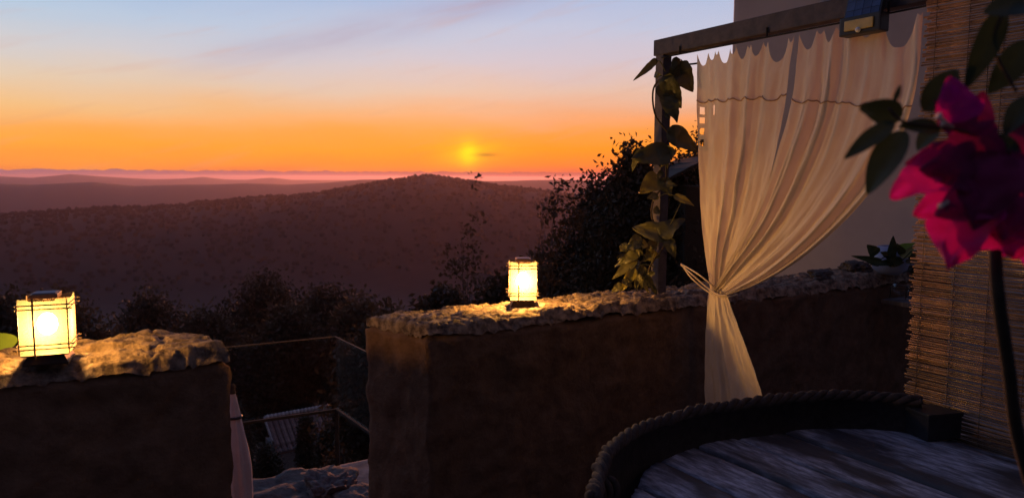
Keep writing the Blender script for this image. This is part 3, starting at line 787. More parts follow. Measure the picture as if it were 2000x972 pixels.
# ------------------------------------------------------------------ hanging lamp hidden by the flowers, in front of the screen
hp = at_c(1910, 432, .12)
hlamp = lantern(hp - Vector((0, 0, .08)), 31, 'amber lantern hanging before the reed screen behind the pink bracts', 1.6, tall=.5, wide=.55)
a, b = tube([Vector((0, 0, .12)), Vector((0, 0, 2.23 - hlamp.location.z))], .0012, 5)
me = bpy.data.meshes.new('hanging_wire'); me.from_pydata([tuple(q) for q in a], [], b); link('hanging_wire', me, 'dark_metal', hlamp)

# ------------------------------------------------------------------ solar floodlight on the beam
q = [at_c(1650, 38, .10), at_c(1712, 30, .10), at_c(1727, 0, .05), at_c(1668, 2, .05)]
fc = (q[0] + q[1] + q[2] + q[3]) / 4
so = empty('solar_floodlight', fc, 'solar floodlight with blue panel and yellow lens fixed on the beam', 'floodlight')
t0 = (fc - CP).dot(PD)
sx_ = PD; sl = (NRM * .25 - EZ * .97).normalized(); sn = sx_.cross(sl).normalized(); sn = sn if sn.dot(NRM) > 0 else -sn
cc = at_c(1690, 10, .075)
v, f = box(cc, sx_, sl, sn, .135, .115, .014, .003); pydata('panel_frame', v, f, 'black_plastic', so, loc=cc)
for i in range(4):
    for k in range(3):
        c_ = cc + sx_ * (-.0465 + .031 * i) + sl * (-.033 + .033 * k) + sn * .0079
        v, f = box(c_, sx_, sl, sn, .0295, .0315, .0015); pydata('solar_cell', v, f, 'solar_cells', so, loc=c_)
hc = at_c(1679, 48, .11)
v, f = box(hc - NRM * .022, sx_, NRM, EZ, .15, .05, .062, .006); pydata('housing', v, f, 'black_plastic', so, loc=hc)
v, f = box(hc + NRM * .006, sx_, NRM, EZ, .105, .006, .034, .004); pydata('lens', v, f, 'yellow_lens', so, loc=hc)
bm = bmesh.new(); bmesh.ops.create_uvsphere(bm, u_segments=12, v_segments=8, radius=.009)
me = bpy.data.meshes.new('motion_sensor'); bm.to_mesh(me); bm.free(); o = link('motion_sensor', me, 'white_trim', so, True, loc=hc + NRM * .008 - EZ * .018 - Vector(so.location))
v, f = box(cc - sn * .03 - EZ * .03, sx_, NRM, EZ, .03, .05, .05, .003); pydata('bracket', v, f, 'black_plastic', so, loc=hc)

# ------------------------------------------------------------------ white house behind
HD = 5.2
ha = at_y(1427, 200, HD); hroot = empty('white_house', (ha.x, ha.y, -3), 'pale rendered house wall seen behind the curtain and pergola', 'house')
hdir = Vector((.95, -.31, 0)).normalized(); hb = Vector((-hdir.y, hdir.x, 0))
c = ha + hdir * 3.5 + hb * 2.0
v, f = box(Vector((c.x, c.y, 1.0)), hdir, hb, EZ, 7.0, 4.0, 9.0, .03); pydata('wall', v, f, 'house_wall', hroot, loc=Vector((ha.x, ha.y, -3)))
# louvred vent of white slats high on the house
def hp_(px, py, off=.05):
    p0 = ha - hb * off; d = raydir(px, py); k = (p0 - CAM).dot(hb) / d.dot(hb); return CAM + d * k
lv = hp_(1645, 6)
for i in range(9):
    p = hp_(1606 + i * 10, 20 - i * 1.6)
    v, f = box(Vector((p.x, p.y, lv.z + .10)), hdir, hb, EZ, .022, .02, .30, .003); pydata('baluster', v, f, 'white_trim', hroot, loc=p)
a_ = hp_(1600, 12); b_ = hp_(1700, 0)
v, f = box(Vector(((a_.x + b_.x) / 2, (a_.y + b_.y) / 2, lv.z + .0)) , hdir, hb, EZ, (b_ - a_).length, .05, .03, .003); pydata('balcony_rail', v, f, 'white_trim', hroot, loc=lv)
v, f = box(Vector(((a_.x + b_.x) / 2, (a_.y + b_.y) / 2, lv.z + .27)) , hdir, hb, EZ, (b_ - a_).length, .05, .03, .003); pydata('balcony_rail', v, f, 'white_trim', hroot, loc=lv)
# dark roof left of the house
rA = at_y(1302, 352, 9.0); rB = at_y(1372, 316, 9.0)
sroot = empty('shed', (rA.x, rA.y, -4), 'dark sloping shed roof between the post and the curtain', 'shed')
dirr = (rB - rA).normalized()
for i in range(7):
    p = rA + dirr * (rB - rA).length * 1.3 * (i + .5) / 7 + EY * 1.0
    v, f = box(p, dirr, EY, dirr.cross(EY).normalized(), (rB - rA).length * 1.3 / 7 * 1.04, 2.0, .03 + .006 * (i % 2), .004); pydata('roof_board', v, f, 'dark_bark', sroot, loc=p)
p = at_y(1345, 430, 9.7)
v, f = box(Vector((p.x + .25, p.y + .6, -1.0)), EX, EY, EZ, .6, 1.2, 5.0, .02); pydata('wall', v, f, 'dark_bark', sroot, loc=p)

# ------------------------------------------------------------------ leaves
def leaf(name, B, T, wid, m, root, fold=.25, curl=.15, seed=0, heart=.3, label=None, wave=.0):
    B, T = Vector(B), Vector(T); d = (T - B); Ln = d.length; d.normalize()
    toc = (CAM - (B + T) / 2).normalized()
    rr = random.Random(seed); toc = (toc + Vector((rr.uniform(-.5, .5), rr.uniform(-.2, .2), rr.uniform(-.1, .6)))).normalized()
    s = d.cross(toc).normalized(); n = s.cross(d).normalized()
    ns = 22; vs, fs = [], []; NR_ = Vector((seed * 1.7, 0, 0))
    for i in range(ns + 1):
        x = i / ns
        w = math.sin(math.pi * min(1, x ** (.55 if heart else .85))) ** .7 * (1 - .2 * x)
        if wave: w *= 1 + .12 * mn.noise(Vector((x * 6, seed, 0)))
        if i == 0 or i == ns: w = 0.012
        for q in (-1, -.66, -.33, 0, .33, .66, 1):
            back = -heart * .28 * Ln * (abs(q) ** 2) * max(0, 1 - x * 4)
            p = B + d * (x * Ln + back * .6) + s * (q * w * wid / 2) + n * (fold * wid * .5 * w * abs(q) - curl * Ln * (x - .3) ** 2 + wave * wid * (math.sin(x * 8 + q * 2 + seed) * abs(q) * .5 + 1.6 * mn.noise(Vector((x * 3, q * 2, seed))) + .5 * mn.noise(Vector((x * 9, q * 6, seed)))))
            if wave > .1 and abs(q) == 1: p += s * q * wid * .05 * mn.noise(Vector((x * 22, seed, q)))
            vs.append(p)
    for i in range(ns):
        for k in range(6): fs.append((i * 7 + k, i * 7 + k + 1, (i + 1) * 7 + k + 1, (i + 1) * 7 + k))
    o = pydata(name, vs, fs, m, root, True, loc=B)
    if label: o['label'] = label
    return o
def pxleaf(bp, tp, w, y, m, root, name='leaf', dy=0.0, **kw):
    B = at_y(*bp, y); T = at_y(*tp, y + dy); return leaf(name, B, T, w / F * y, m, root, **kw)

# vine on the post
vy = 3.44
vine = empty('climbing_vine', ct(-.02, WT), 'large-leaved climbing vine winding up the pergola post', 'plant')
main = [at_y(1262, 566, 3.42), at_y(1270, 520, 3.40), at_y(1300, 470, 3.40), at_y(1275, 430, 3.42), at_y(1276, 392, 3.42), at_y(1300, 350, 3.42), at_y(1298, 290, 3.42), at_y(1307, 265, 3.44), at_y(1280, 225, 3.44), at_y(1276, 175, 3.44), at_y(1296, 150, 3.42), at_y(1325, 130, 3.42), at_y(1362, 124, 3.40)]
a, b = tube(spline(main, 90), .0042, 6); pydata('stem', a, b, 'branch', vine, True, loc=main[0])
VL = [((1282, 117), (1240, 156), 15, 'leaf_vine'), ((1322, 128), (1352, 178), 48, 'leaf_vine'), ((1330, 118), (1305, 165), 40, 'leaf_vine'), ((1296, 160), (1330, 212), 48, 'leaf_vine'), ((1298, 150), (1318, 190), 34, 'leaf_vine'),
      ((1300, 186), (1324, 237), 36, 'leaf_vine'), ((1306, 256), (1366, 294), 44, 'leaf_vine'), ((1306, 300), (1236, 306), 52, 'leaf_vine'), ((1250, 292), (1232, 336), 16, 'leaf_vine'), ((1300, 285), (1290, 326), 42, 'leaf_vine'),
      ((1288, 348), (1250, 374), 44, 'leaf_yellow'), ((1292, 350), (1312, 382), 30, 'leaf_vine'), ((1318, 382), (1356, 400), 16, 'leaf_yellow'),
      ((1300, 458), (1236, 442), 44, 'leaf_vine'), ((1290, 458), (1336, 424), 40, 'leaf_vine'), ((1250, 462), (1224, 488), 24, 'leaf_vine'), ((1262, 474), (1214, 488), 22, 'leaf_yellow'), ((1302, 466), (1320, 502), 26, 'leaf_vine'),
      ((1262, 496), (1290, 500), 26, 'leaf_yellow'), ((1246, 492), (1206, 516), 24, 'leaf_vine'), ((1240, 506), (1196, 544), 22, 'leaf_vine'), ((1246, 510), (1222, 560), 26, 'leaf_vine'), ((1238, 524), (1212, 572), 24, 'leaf_yellow'),
      ((1256, 520), (1240, 566), 20, 'leaf_vine'), ((1268, 526), (1250, 568), 16, 'leaf_vine'), ((1228, 500), (1206, 500), 16, 'leaf_vine'), ((1262, 540), (1280, 566), 15, 'leaf_vine'), ((1250, 545), (1268, 570), 14, 'leaf_yellow'), ((1240, 480), (1256, 500), 22, 'leaf_vine'), ((1282, 470), (1262, 492), 22, 'leaf_vine')]
rl = random.Random(77)
for q in range(16):
    x, y = rl.uniform(1212, 1285), rl.uniform(470, 560); a_ = rl.uniform(.2, 2.6)
    VL.append(((x, y), (x - math.cos(a_) * rl.uniform(14, 26), y + math.sin(a_) * rl.uniform(14, 30)), rl.uniform(9, 20), 'leaf_vine'))
for q in range(7):
    x, y = rl.uniform(1276, 1312), rl.uniform(140, 420); a_ = rl.uniform(-.4, 3.4)
    VL.append(((x, y), (x + math.cos(a_) * rl.uniform(12, 22), y + math.sin(a_) * rl.uniform(12, 24)), rl.uniform(8, 18), 'leaf_vine'))
for i, (b_, t_, w, m) in enumerate(VL):
    pxleaf(b_, t_, w, 3.40 + random.uniform(-.03, .03), m, vine, dy=random.uniform(-.05, .03), seed=i, fold=.2, curl=.3, wave=.09)
for s in ([(1276, 392), (1300, 378), (1322, 384)], [(1300, 455), (1284, 480), (1272, 515)], [(1262, 500), (1250, 494), (1238, 486)], [(1300, 455), (1316, 425), (1330, 395)], [(1240, 520), (1262, 516), (1280, 522)], [(1270, 560), (1262, 545), (1250, 538)], [(1276, 564), (1268, 548), (1266, 530)], [(1282, 566), (1262, 556), (1246, 548)], [(1282, 119), (1290, 122), (1300, 140)]):
    a, b = tube(spline([at_y(x, y, 3.39) for x, y in s], 12), .0024, 5); pydata('tendril', a, b, 'leaf_vine', vine, True, loc=at_y(*s[0], 3.39))

# ------------------------------------------------------------------ bougainvillea, close to the lens
by = .60
bg_ = empty('bougainvillea', at_y(1985, 900, .75), 'blurred magenta bougainvillea branch with dark leaves closest to the viewer', 'plant')
st_pts = [at_y(2140, 1200, .80), at_y(2040, 1010, .72), at_y(1990, 860, .66), at_y(1970, 720, .62), at_y(1950, 580, by), at_y(1944, 480, by + .02), at_y(1958, 420, by + .05), at_y(1985, 330, by + .08)]
a, b = tube(spline(st_pts, 60), [.0046 + .0016 * (1 - i / 60) for i in range(61)], 10); pydata('stem', a, b, 'dark_bark', bg_, True, loc=st_pts[2])
for s in ([(1975, 300), (1900, 262), (1830, 248), (1765, 238), (1735, 212)], [(1970, 330), (1900, 300), (1850, 330)], [(1952, 440), (1900, 420), (1850, 410)], [(1985, 180), (1940, 90), (1960, 20)]):
    pts = [at_y(x, y, by) for x, y in s]; a, b = tube(spline(pts, 16), .0013, 6); pydata('twig', a, b, 'branch', bg_, True, loc=pts[0])
BL = [((1768, 254), (1690, 376), 66, .0), ((1748, 238), (1649, 306), 40, .0), ((1764, 226), (1682, 208), 56, .01), ((1802, 216), (1876, 132), 62, .02), ((1838, 252), (1758, 243), 38, 0), ((1960, 12), (1890, 172), 54, .0),
      ((2010, 80), (1934, 182), 62, .01), ((2020, 186), (1960, 262), 52, 0), ((2010, 10), (1924, 20), 64, -.02), ((1996, 292), (1894, 306), 76, .02), ((2012, 300), (1966, 452), 92, .03), ((1746, 200), (1760, 164), 12, 0), ((1706, 222), (1679, 212), 18, 0), ((1830, 250), (1790, 292), 40, .03), ((1900, 250), (1960, 330), 60, .03)]
for i, (b_, t_, w, d_) in enumerate(BL):
    pxleaf(b_, t_, w, by + d_, 'leaf_dark', bg_, seed=100 + i, fold=.28, curl=.22, heart=0)
BR = [((2010, 280), (1990, 200), 70, .03, 'bract_shaded'), ((2040, 440), (2010, 530), 100, .01, 'bract'), ((2020, 360), (1900, 400), 130, .03, 'bract_shaded'), ((1990, 400), (1900, 470), 90, .03, 'bract'), ((2030, 400), (1960, 500), 110, .02, 'bract'), ((1985, 300), (1905, 395), 130, .0, 'bract_shaded'), ((1850, 290), (1786, 352), 56, .02, 'bract_shaded'), ((2030, 240), (1975, 330), 90, .02, 'bract_shaded'), ((1882, 236), (1852, 150), 84, -.01, 'bract'), ((1890, 262), (1922, 176), 78, .0, 'bract_shaded'), ((1880, 250), (1826, 196), 62, .01, 'bract_shaded'), ((1900, 236), (1900, 330), 90, .02, 'bract_shaded'),
      ((1862, 318), (1738, 380), 110, .0, 'bract'), ((1870, 300), (1770, 318), 66, .01, 'bract_shaded'), ((1890, 372), (1786, 420), 90, .0, 'bract'), ((1900, 372), (1848, 526), 150, .0, 'bract'), ((1945, 390), (1856, 490), 170, .01, 'bract'),
      ((1990, 380), (1985, 508), 160, .0, 'bract'), ((1935, 400), (1930, 478), 110, .02, 'bract'), ((1960, 320), (1800, 330), 120, -.01, 'bract_shaded'), ((1970, 350), (1830, 420), 130, -.015, 'bract_shaded'), ((1950, 300), (1900, 450), 130, -.02, 'bract_shaded'), ((2010, 330), (1960, 470), 120, -.02, 'bract_shaded')]
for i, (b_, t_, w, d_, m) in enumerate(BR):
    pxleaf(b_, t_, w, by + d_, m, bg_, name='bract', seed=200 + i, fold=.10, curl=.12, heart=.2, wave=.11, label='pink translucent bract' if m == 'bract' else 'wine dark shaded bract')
for (x0, y0, x1, y1) in ((1856, 246, 1832, 226), (1862, 248, 1842, 240), (1866, 404, 1846, 396), (1850, 412, 1838, 400)):
    pts = [at_y(x0, y0, by - .012), at_y(x1, y1, by - .014)]; a, b = tube([pts[0], pts[0].lerp(pts[1], .7), pts[1]], [.0012, .0015, .0034], 7)
    pydata('flower', a, b, 'flower_white', bg_, True, loc=pts[0])
# pot of the bougainvillea outside the frame
pc = at_y(2140, 1200, .80)
a, b = tube([Vector((pc.x, pc.y, z_)) for z_ in (0, .02, .38, .40, .43, .43)], [.13, .14, .18, .20, .20, .17], 28)
pot = pydata('flower_pot', a, b, 'terracotta', None, True, loc=Vector((pc.x, pc.y, 0))); tag(pot, 'terracotta pot that holds the bougainvillea stem', 'pot')
a, b = tube(spline([Vector((pc.x, pc.y, .42)), Vector((pc.x + .01, pc.y, .8)), st_pts[0]], 12), .0065, 8); pydata('stem', a, b, 'branch', bg_, True, loc=st_pts[0])

# ------------------------------------------------------------------ plant, bowl, shelf on the right part of the wall
py_ = 4.05
pp = at_z(1735, 522, WT + .03)
lp_ = empty('trailing_plant', pp, 'leafy trailing plant on the wall beside the white house', 'plant')
for i, (b_, t_, w, m) in enumerate([((1720, 510), (1664, 500), 14, 'leaf_dark'), ((1712, 496), (1694, 478), 24, 'leaf_dark'), ((1740, 500), (1746, 460), 20, 'leaf_dark'), ((1752, 486), (1790, 474), 14, 'leaf_bright'), ((1760, 500), (1786, 480), 26, 'leaf_yellow'),  # dark green leaves; the yellow and bright ones have lamplight in their colour
        ((1748, 505), (1720, 492), 20, 'leaf_vine'), ((1760, 512), (1728, 500), 18, 'leaf_dark'), ((1770, 512), (1800, 505), 12, 'leaf_vine'), ((1745, 512), (1700, 516), 14, 'leaf_dark'), ((1764, 495), (1752, 476), 16, 'leaf_dark'), ((1735, 515), (1768, 512), 16, 'leaf_vine'), ((1776, 505), (1792, 488), 18, 'leaf_dark'), ((1718, 515), (1684, 505), 14, 'leaf_dark')]):
    pxleaf(b_, t_, w, py_ + random.uniform(-.04, .04), m, lp_, seed=300 + i, wave=.05)
for s in ([(1740, 520), (1735, 500), (1720, 506)], [(1745, 520), (1748, 500), (1742, 480)], [(1750, 520), (1765, 505), (1780, 490)]):
    pts = [at_y(x, y, py_) for x, y in s]; a, b = tube(spline(pts, 10), .003, 5); pydata('stem', a, b, 'leaf_dark', lp_, True, loc=pts[0])
def lathe(prof, n=28):
    vs, fs = [], []
    for r, z in prof:
        for k in range(n): vs.append(Vector((r * math.cos(2 * math.pi * k / n), r * math.sin(2 * math.pi * k / n), z)))
    for i in range(len(prof) - 1):
        for k in range(n): fs.append((i * n + k, i * n + (k + 1) % n, (i + 1) * n + (k + 1) % n, (i + 1) * n + k))
    return vs, fs
a, b = lathe([(.0, 0), (.05, .003), (.09, .03), (.105, .08), (.10, .13), (.07, .16), (.055, .165), (.05, .155), (.09, .08), (.03, .02)])
bc_ = at_y(1738, 520, 4.22); bc_.z = WT + .015
o = pydata('ceramic_pot', [q + bc_ for q in a], b, 'blue_ceramic', None, True, loc=bc_); tag(o, 'round pale blue pot half hidden behind the trailing plant', 'pot')
for i, (px, py, sz, lab) in enumerate([(1668, 522, .07, 'dark round stone on the wall left of the trailing plant'), (1600, 536, .05, 'small dark stone on the wall near the gathered curtain'), (1790, 524, .06, 'stone beside the reed screen on the wall')]):
    p = at_z(px, py, WT + .03); boulder('stone', p, sz * 1.5, sz, sz * .8, lab, 20 + i, 'loose stones on the wall')
# shelf with glass bowl
s_c = at_z(1790, 584, .935)
v, f = box(s_c - Vector((0, 0, .012)), WD, bk, EZ, .34, .20, .024, .003)
sh = pydata('shelf', v, f, 'weathered' if 'weathered' in MAT else 'wood', None, loc=s_c); tag(sh, 'small pale wooden shelf on the wall next to the reed screen', 'shelf')
g_c = at_z(1759, 582, .936)
gb = empty('glass_bowl', g_c, 'small glass bowl in a wire stand on the shelf', 'bowl')
a, b = lathe([(.0, .018), (.03, .02), (.05, .04), (.054, .06), (.046, .082), (.035, .09), (.034, .09), (.045, .081), (.052, .06), (.048, .041), (.029, .022), (0, .02)])
pydata('bowl', [q + g_c for q in a], b, 'glass', gb, True, loc=g_c)
for k in range(3):
    an = k * 2.1 + .5; dd = Vector((math.cos(an), math.sin(an), 0))
    a, b = tube([g_c + dd * .056, g_c + dd * .052 + EZ * .03, g_c + dd * .056 + EZ * .06], .002, 5); pydata('leg', a, b, 'dark_metal', gb, loc=g_c)
a, b = tube([g_c + Vector((math.cos(k * math.pi / 12), math.sin(k * math.pi / 12), 0)) * .0565 + EZ * .06 for k in range(25)], .002, 5, False); pydata('ring', a, b, 'dark_metal', gb, loc=g_c)

# leaf at the left edge
ly = 2.35
lf = empty('potted_plant', at_y(-60, 715, ly), 'bright green leaf reaching in at the left edge beside the large lantern', 'plant')
pxleaf((20, 680), (-14, 650), 46, ly, 'leaf_bright', lf, seed=401, heart=.2); pxleaf((-30, 700), (-80, 640), 50, ly, 'leaf_bright', lf, seed=402); pxleaf((-40, 700), (-90, 700), 50, ly, 'leaf_bright', lf, seed=403)
pts = [at_y(32, 677, ly), at_y(20, 681, ly), at_y(-20, 700, ly), at_y(-60, 730, ly)]; a, b = tube(spline(pts, 12), .0028, 6); pydata('stem', a, b, 'leaf_bright', lf, True, loc=pts[0])

# ------------------------------------------------------------------ glass balustrade beyond the gap
gc = at_y(655, 657, 3.95); gl_ = at_y(380, 686, 3.62); gr_ = at_y(775, 732, 3.32)
bal = empty('glass_balustrade', Vector((gc.x, gc.y, -.3)), 'glass balustrade with thin metal rails beyond the gap in the wall', 'railing')
zt = gc.z; zl = at_y(645, 797, 3.95).z
def flat(p, z): return Vector((p.x, p.y, z))
for (A, B) in ((gl_, gc), (gc, gr_)):
    d = flat(B, 0) - flat(A, 0); ln = d.length; d.normalize(); nn = Vector((-d.y, d.x, 0)); mid = (A + B) / 2
    v, f = box(flat(mid, (zt + zl) / 2 + .0), d, nn, EZ, ln - .004, .0015, zt - zl - .02); pydata('glass_pane', v, f, 'glass', bal, loc=flat(mid, zl))
    v, f = box(flat(mid, zt - .0), d, nn, EZ, ln, .006, .005, .001); pydata('top_rail', v, f, 'rail_metal', bal, loc=flat(mid, zt))
    v, f = box(flat(mid, zl - .008), d, nn, EZ, ln, .014, .014, .002); pydata('bottom_rail', v, f, 'dark_metal', bal, loc=flat(mid, zl))
for p in (gc, gl_, gr_):
    v, f = box(flat(p, (zl - .8) / 2 + 0.0), EX, EY, EZ, .02, .02, zl + .8, .002); pydata('post', v, f, 'dark_metal', bal, loc=flat(p, -.8))

# ------------------------------------------------------------------ folded parasol behind the left wall
p1 = at_y(454, 764, 3.0)
par = empty('folded_parasol', Vector((p1.x, p1.y, -.3)), 'folded off-white parasol tied with a dark strap beside the left wall end', 'parasol')
P_ = Vector((p1.x, p1.y, 0)); prof = [(p1.z, .010), (p1.z - .09, .022), (p1.z - .115, .024), (p1.z - .2, .036), (p1.z - .33, .048), (p1.z - .45, .046), (p1.z - .6, .04), (p1.z - .9, .055)]
n = 40; vs, fs = [], []
rows = 40
for i in range(rows + 1):
    z_ = prof[0][0] + (prof[-1][0] - prof[0][0]) * i / rows
    r_ = interp(sorted(prof), z_)
    for k in range(n):
        an = 2 * math.pi * k / n; rr = r_ * (1 + .16 * math.cos(8 * an + z_ * 3) * min(1, i / 8)) + .004 * mn.noise(Vector((k * .6, z_ * 9, 0)))
        sl_ = (p1.z - z_) * .045
        vs.append(P_ + Vector((math.cos(an) * rr + sl_, math.sin(an) * rr, z_)))
for i in range(rows):
    for k in range(n): fs.append((i * n + k, i * n + (k + 1) % n, (i + 1) * n + (k + 1) % n, (i + 1) * n + k))
pydata('canopy', vs, fs, 'parasol_cloth', par, True, loc=P_)
a, b = lathe([(.0, .035), (.008, .03), (.012, .018), (.010, .004), (.014, 0), (.014, -.008)], 14); pydata('finial', [q + p1 for q in a], b, 'branch', par, True, loc=p1)
a, b = tube([P_ + Vector((math.cos(k * math.pi / 12) * .027 + .005, math.sin(k * math.pi / 12) * .027, p1.z - .108)) for k in range(25)], .006, 6, False); pydata('strap', a, b, 'black_plastic', par, True, loc=p1)
a, b = tube([P_ + Vector((.03, 0, p1.z - .85)), P_ + Vector((.03, 0, -.35))], .015, 10); pydata('pole', a, b, 'white_trim', par, loc=P_)

# ------------------------------------------------------------------ round plank table
TZ = .80
OUT = [(1225, 1000), (1236, 960), (1262, 915), (1320, 872), (1420, 832), (1520, 811), (1600, 801), (1642, 797)]
op = []
C0 = at_z(1642, 797, TZ)
for x, y in OUT:
    p = at_z(x, y, TZ) - C0; op.append((p.dot(WD), p.dot(PD)))
op.sort()
tb = empty('plank_table', Vector((C0.x, C0.y, 0)) + PD * .7 - WD * .4, 'weathered grey plank table with rounded left edge in the lower right corner', 'table')
umin = op[0][0]
edges = [umin, umin + .13, umin + .30, umin + .47, umin + .62, umin + .80, 0.0]
edges = [e for e in edges[:-1] if e < -.06] + [0.0]
def sfar(u): return interp(op, u)
rnd = random.Random(9)
def plank(u0, u1, s0f, s1, zoff, name='plank'):
    g = .0035; n = 10; us = [u0 + g + (u1 - u0 - 2 * g) * i / n for i in range(n + 1)]; sN = 44
    vs, fs = [], []
    for i, u in enumerate(us):
        s0 = s0f(u) + rnd.uniform(-.004, .004)
        for k in range(sN + 1):
            s = s0 + (s1 - s0) * k / sN
            e = min(i, n - i) / n; ed = -.004 if e == 0 else 0
            z_ = TZ + zoff + ed + .0018 * mn.noise(Vector((u * 60, s * 4, zoff * 100))) + .003 * mn.noise(Vector((u * 8, s * 2, 5)))
            if k == 0: z_ -= .004
            p = C0 + WD * u + PD * s; vs.append(Vector((p.x, p.y, z_)))
    m_ = sN + 1
    for i in range(n):
        for k in range(sN): fs.append((i * m_ + k, i * m_ + k + 1, (i + 1) * m_ + k + 1, (i + 1) * m_ + k))
    # skirt
    ring = [i * m_ for i in range(n + 1)] + [n * m_ + k for k in range(1, sN + 1)] + [i * m_ + sN for i in range(n - 1, -1, -1)] + [k for k in range(sN - 1, 0, -1)]
    o0 = len(vs)
    for r_ in ring: q = vs[r_]; vs.append(Vector((q.x, q.y, TZ - .035)))
    for i in range(len(ring)): j = (i + 1) % len(ring); fs.append((ring[i], ring[j], o0 + j, o0 + i))
    fs.append(tuple(o0 + i for i in range(len(ring))))
    c = C0 + WD * u0; me = bpy.data.meshes.new(name)
    Mi = Matrix((PD, WD, EZ))
    me.from_pydata([tuple(Mi @ (q - c)) for q in vs], [], fs); me.materials.append(MAT['wood'])
    me.polygons.foreach_set('use_smooth', [len(p_.vertices) == 4 for p_ in me.polygons])
    o = bpy.data.objects.new(name, me); COL.objects.link(o); o.parent = tb; o.location = Vector((c.x, c.y, c.z)) - Vector(tb.location)
    o.rotation_euler = Mi.transposed().to_euler()
    bm = bmesh.new(); bm.from_mesh(me); bmesh.ops.recalc_face_normals(bm, faces=bm.faces); bm.to_mesh(me); bm.free()
for u0, u1 in zip(edges, edges[1:]): plank(u0, u1, sfar, 1.25, rnd.uniform(-.003, .003))
plank(.0, .12, lambda u: .10 + u * .4, 1.25, -.012)
for (u, s) in ((-.75, .35), (-.75, 1.1), (-.08, .2), (-.08, 1.1)):
    p = C0 + WD * u + PD * s; v, f = box(Vector((p.x, p.y, (TZ - .036) / 2)), WD, PD, EZ, .07, .07, TZ - .036, .006); pydata('leg', v, f, 'wood', tb, loc=Vector((p.x, p.y, 0)))

# ------------------------------------------------------------------ curved bench with rope rim
RZ = .905
rim = [at_z(x, y + 10, RZ) for x, y in ((1160, 965), (1172, 905), (1192, 868), (1240, 832), (1310, 806), (1380, 788), (1480, 774), (1560, 765), (1640, 762), (1720, 765), (1800, 773))]
cb = empty('curved_bench', Vector((rim[4].x, rim[4].y, 0)), 'dark curved bench back edged with thick twisted rope around the table', 'bench')
path = spline(rim, 260); PIV = path[0]
strs = []
dist = [0]
for a_, b_ in zip(path, path[1:]): dist.append(dist[-1] + (b_ - a_).length)
for k in range(3):
    pts = []
    for i, p in enumerate(path):
        d = (path[min(i + 1, 260)] - path[max(i - 1, 0)]).normalized(); s_ = d.cross(EZ).normalized()
        an = dist[i] * 2 * math.pi / .12 + k * 2.094 + 1.2 * mn.noise(Vector((dist[i] * 6, 0, 3))); r_ = .009 + .006 * mn.noise(Vector((dist[i] * 12, k, 0)))
        pts.append(p + s_ * math.cos(an) * r_ + EZ * math.sin(an) * r_)
    strs.append(tube(pts, [.0105 * (1 + .5 * mn.noise(Vector((i * .13, k * 5, 0)))) for i in range(261)], 8))
for k in range(3): pydata('rope_strand', *strs[k], 'rope', cb, True, loc=path[0])
cen = C0 + PD * .6 - WD * .45; cen = Vector((cen.x, cen.y, 0))
vs, fs = [], []; zs = [0, .2, .4, .6, .8, RZ - .012]
sub = path[::4]
for layer in (0, 1):
    for i, p in enumerate(sub):
        d = (sub[min(i + 1, len(sub) - 1)] - sub[max(i - 1, 0)]).normalized(); s_ = d.cross(EZ).normalized()
        for z_ in zs: q = p + s_ * (.012 if layer else -.012); vs.append(Vector((q.x, q.y, z_)))
m_ = len(zs); o0 = len(sub) * m_
for i in range(len(sub) - 1):
    for k in range(m_ - 1):
        for o_ in (0, o0): fs.append((o_ + i * m_ + k, o_ + (i + 1) * m_ + k, o_ + (i + 1) * m_ + k + 1, o_ + i * m_ + k + 1))
    for k in (0, m_ - 1): fs.append((i * m_ + k, (i + 1) * m_ + k, o0 + (i + 1) * m_ + k, o0 + i * m_ + k))
pydata('back_panel', vs, fs, 'wicker', cb, True, loc=sub[0])
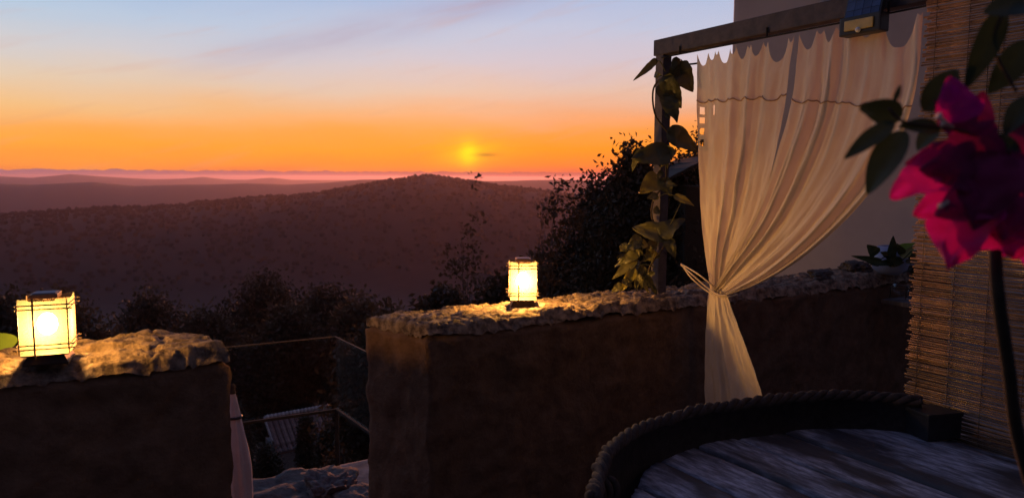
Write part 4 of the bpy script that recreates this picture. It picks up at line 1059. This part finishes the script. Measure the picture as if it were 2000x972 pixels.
# rope knot at its left end
kp = at_z(1170, 948, RZ - .03); strs = []
for k in range(3):
    c = kp + Vector((.012 * (k - 1), .012 * k, 0))
    pts = [c + Vector((.022 * math.sin(t__ * 2 * math.pi) + .006 * k, 0, -.02 + .028 * math.cos(t__ * 2 * math.pi))) for t__ in [i / 18 for i in range(12)]] + [c + Vector((-.018, 0, -.1)), c + Vector((-.016, 0, -.25))]
    strs.append(tube(spline(pts, 50), .0085, 8))
a, b = join(strs); pydata('rope_knot', a, b, 'rope', cb, True, loc=kp)

# dark box on the table edge
bx0 = at_y(1848, 838, 2.2); bxr = Vector((bx0.x, bx0.y, TZ + .004))
bo = empty('storage_box', bxr, 'small dark box standing between the table and the reed screen', 'box')
cX = (EX * .97 + EY * .24).normalized(); cY = Vector((-cX.y, cX.x, 0))
v, f = box(bxr + cY * .05 + EZ * .035, cX, cY, EZ, .124, .09, .07, .003); pydata('body', v, f, 'black_plastic', bo, loc=bxr)
v, f = box(bxr + cY * .05 + EZ * .076, cX, cY, EZ, .130, .096, .014, .003); pydata('lid', v, f, 'black_plastic', bo, loc=bxr)

# ------------------------------------------------------------------ haze
HX = 60000
me = bpy.data.meshes.new('haze'); x0, x1, y0, y1, z0, z1 = -25000, 25000, -25000, 25000, ZLOW - 1, ZTOP + 3
me.from_pydata([(x, y, z_) for z_ in (z0, z1) for x, y in ((x0, y0), (x1, y0), (x1, y1), (x0, y1))], [], [(3, 2, 1, 0), (4, 5, 6, 7), (0, 1, 5, 4), (1, 2, 6, 5), (2, 3, 7, 6), (3, 0, 4, 7)])
hm = bpy.data.materials.new('haze_air'); hm.use_nodes = True; t = hm.node_tree; t.nodes.remove(t.nodes['Principled BSDF'])
pv = N(t, 'ShaderNodeVolumePrincipled'); pv.inputs['Color'].default_value = (.86, .62, .74, 1); pv.inputs['Density'].default_value = .68e-4; pv.inputs['Anisotropy'].default_value = .6
L(t, pv.outputs[0], t.nodes['Material Output'].inputs['Volume'])
hz = link('haze', me, hm); hz['kind'] = 'stuff'; hz['label'] = 'thin evening haze over the valley'
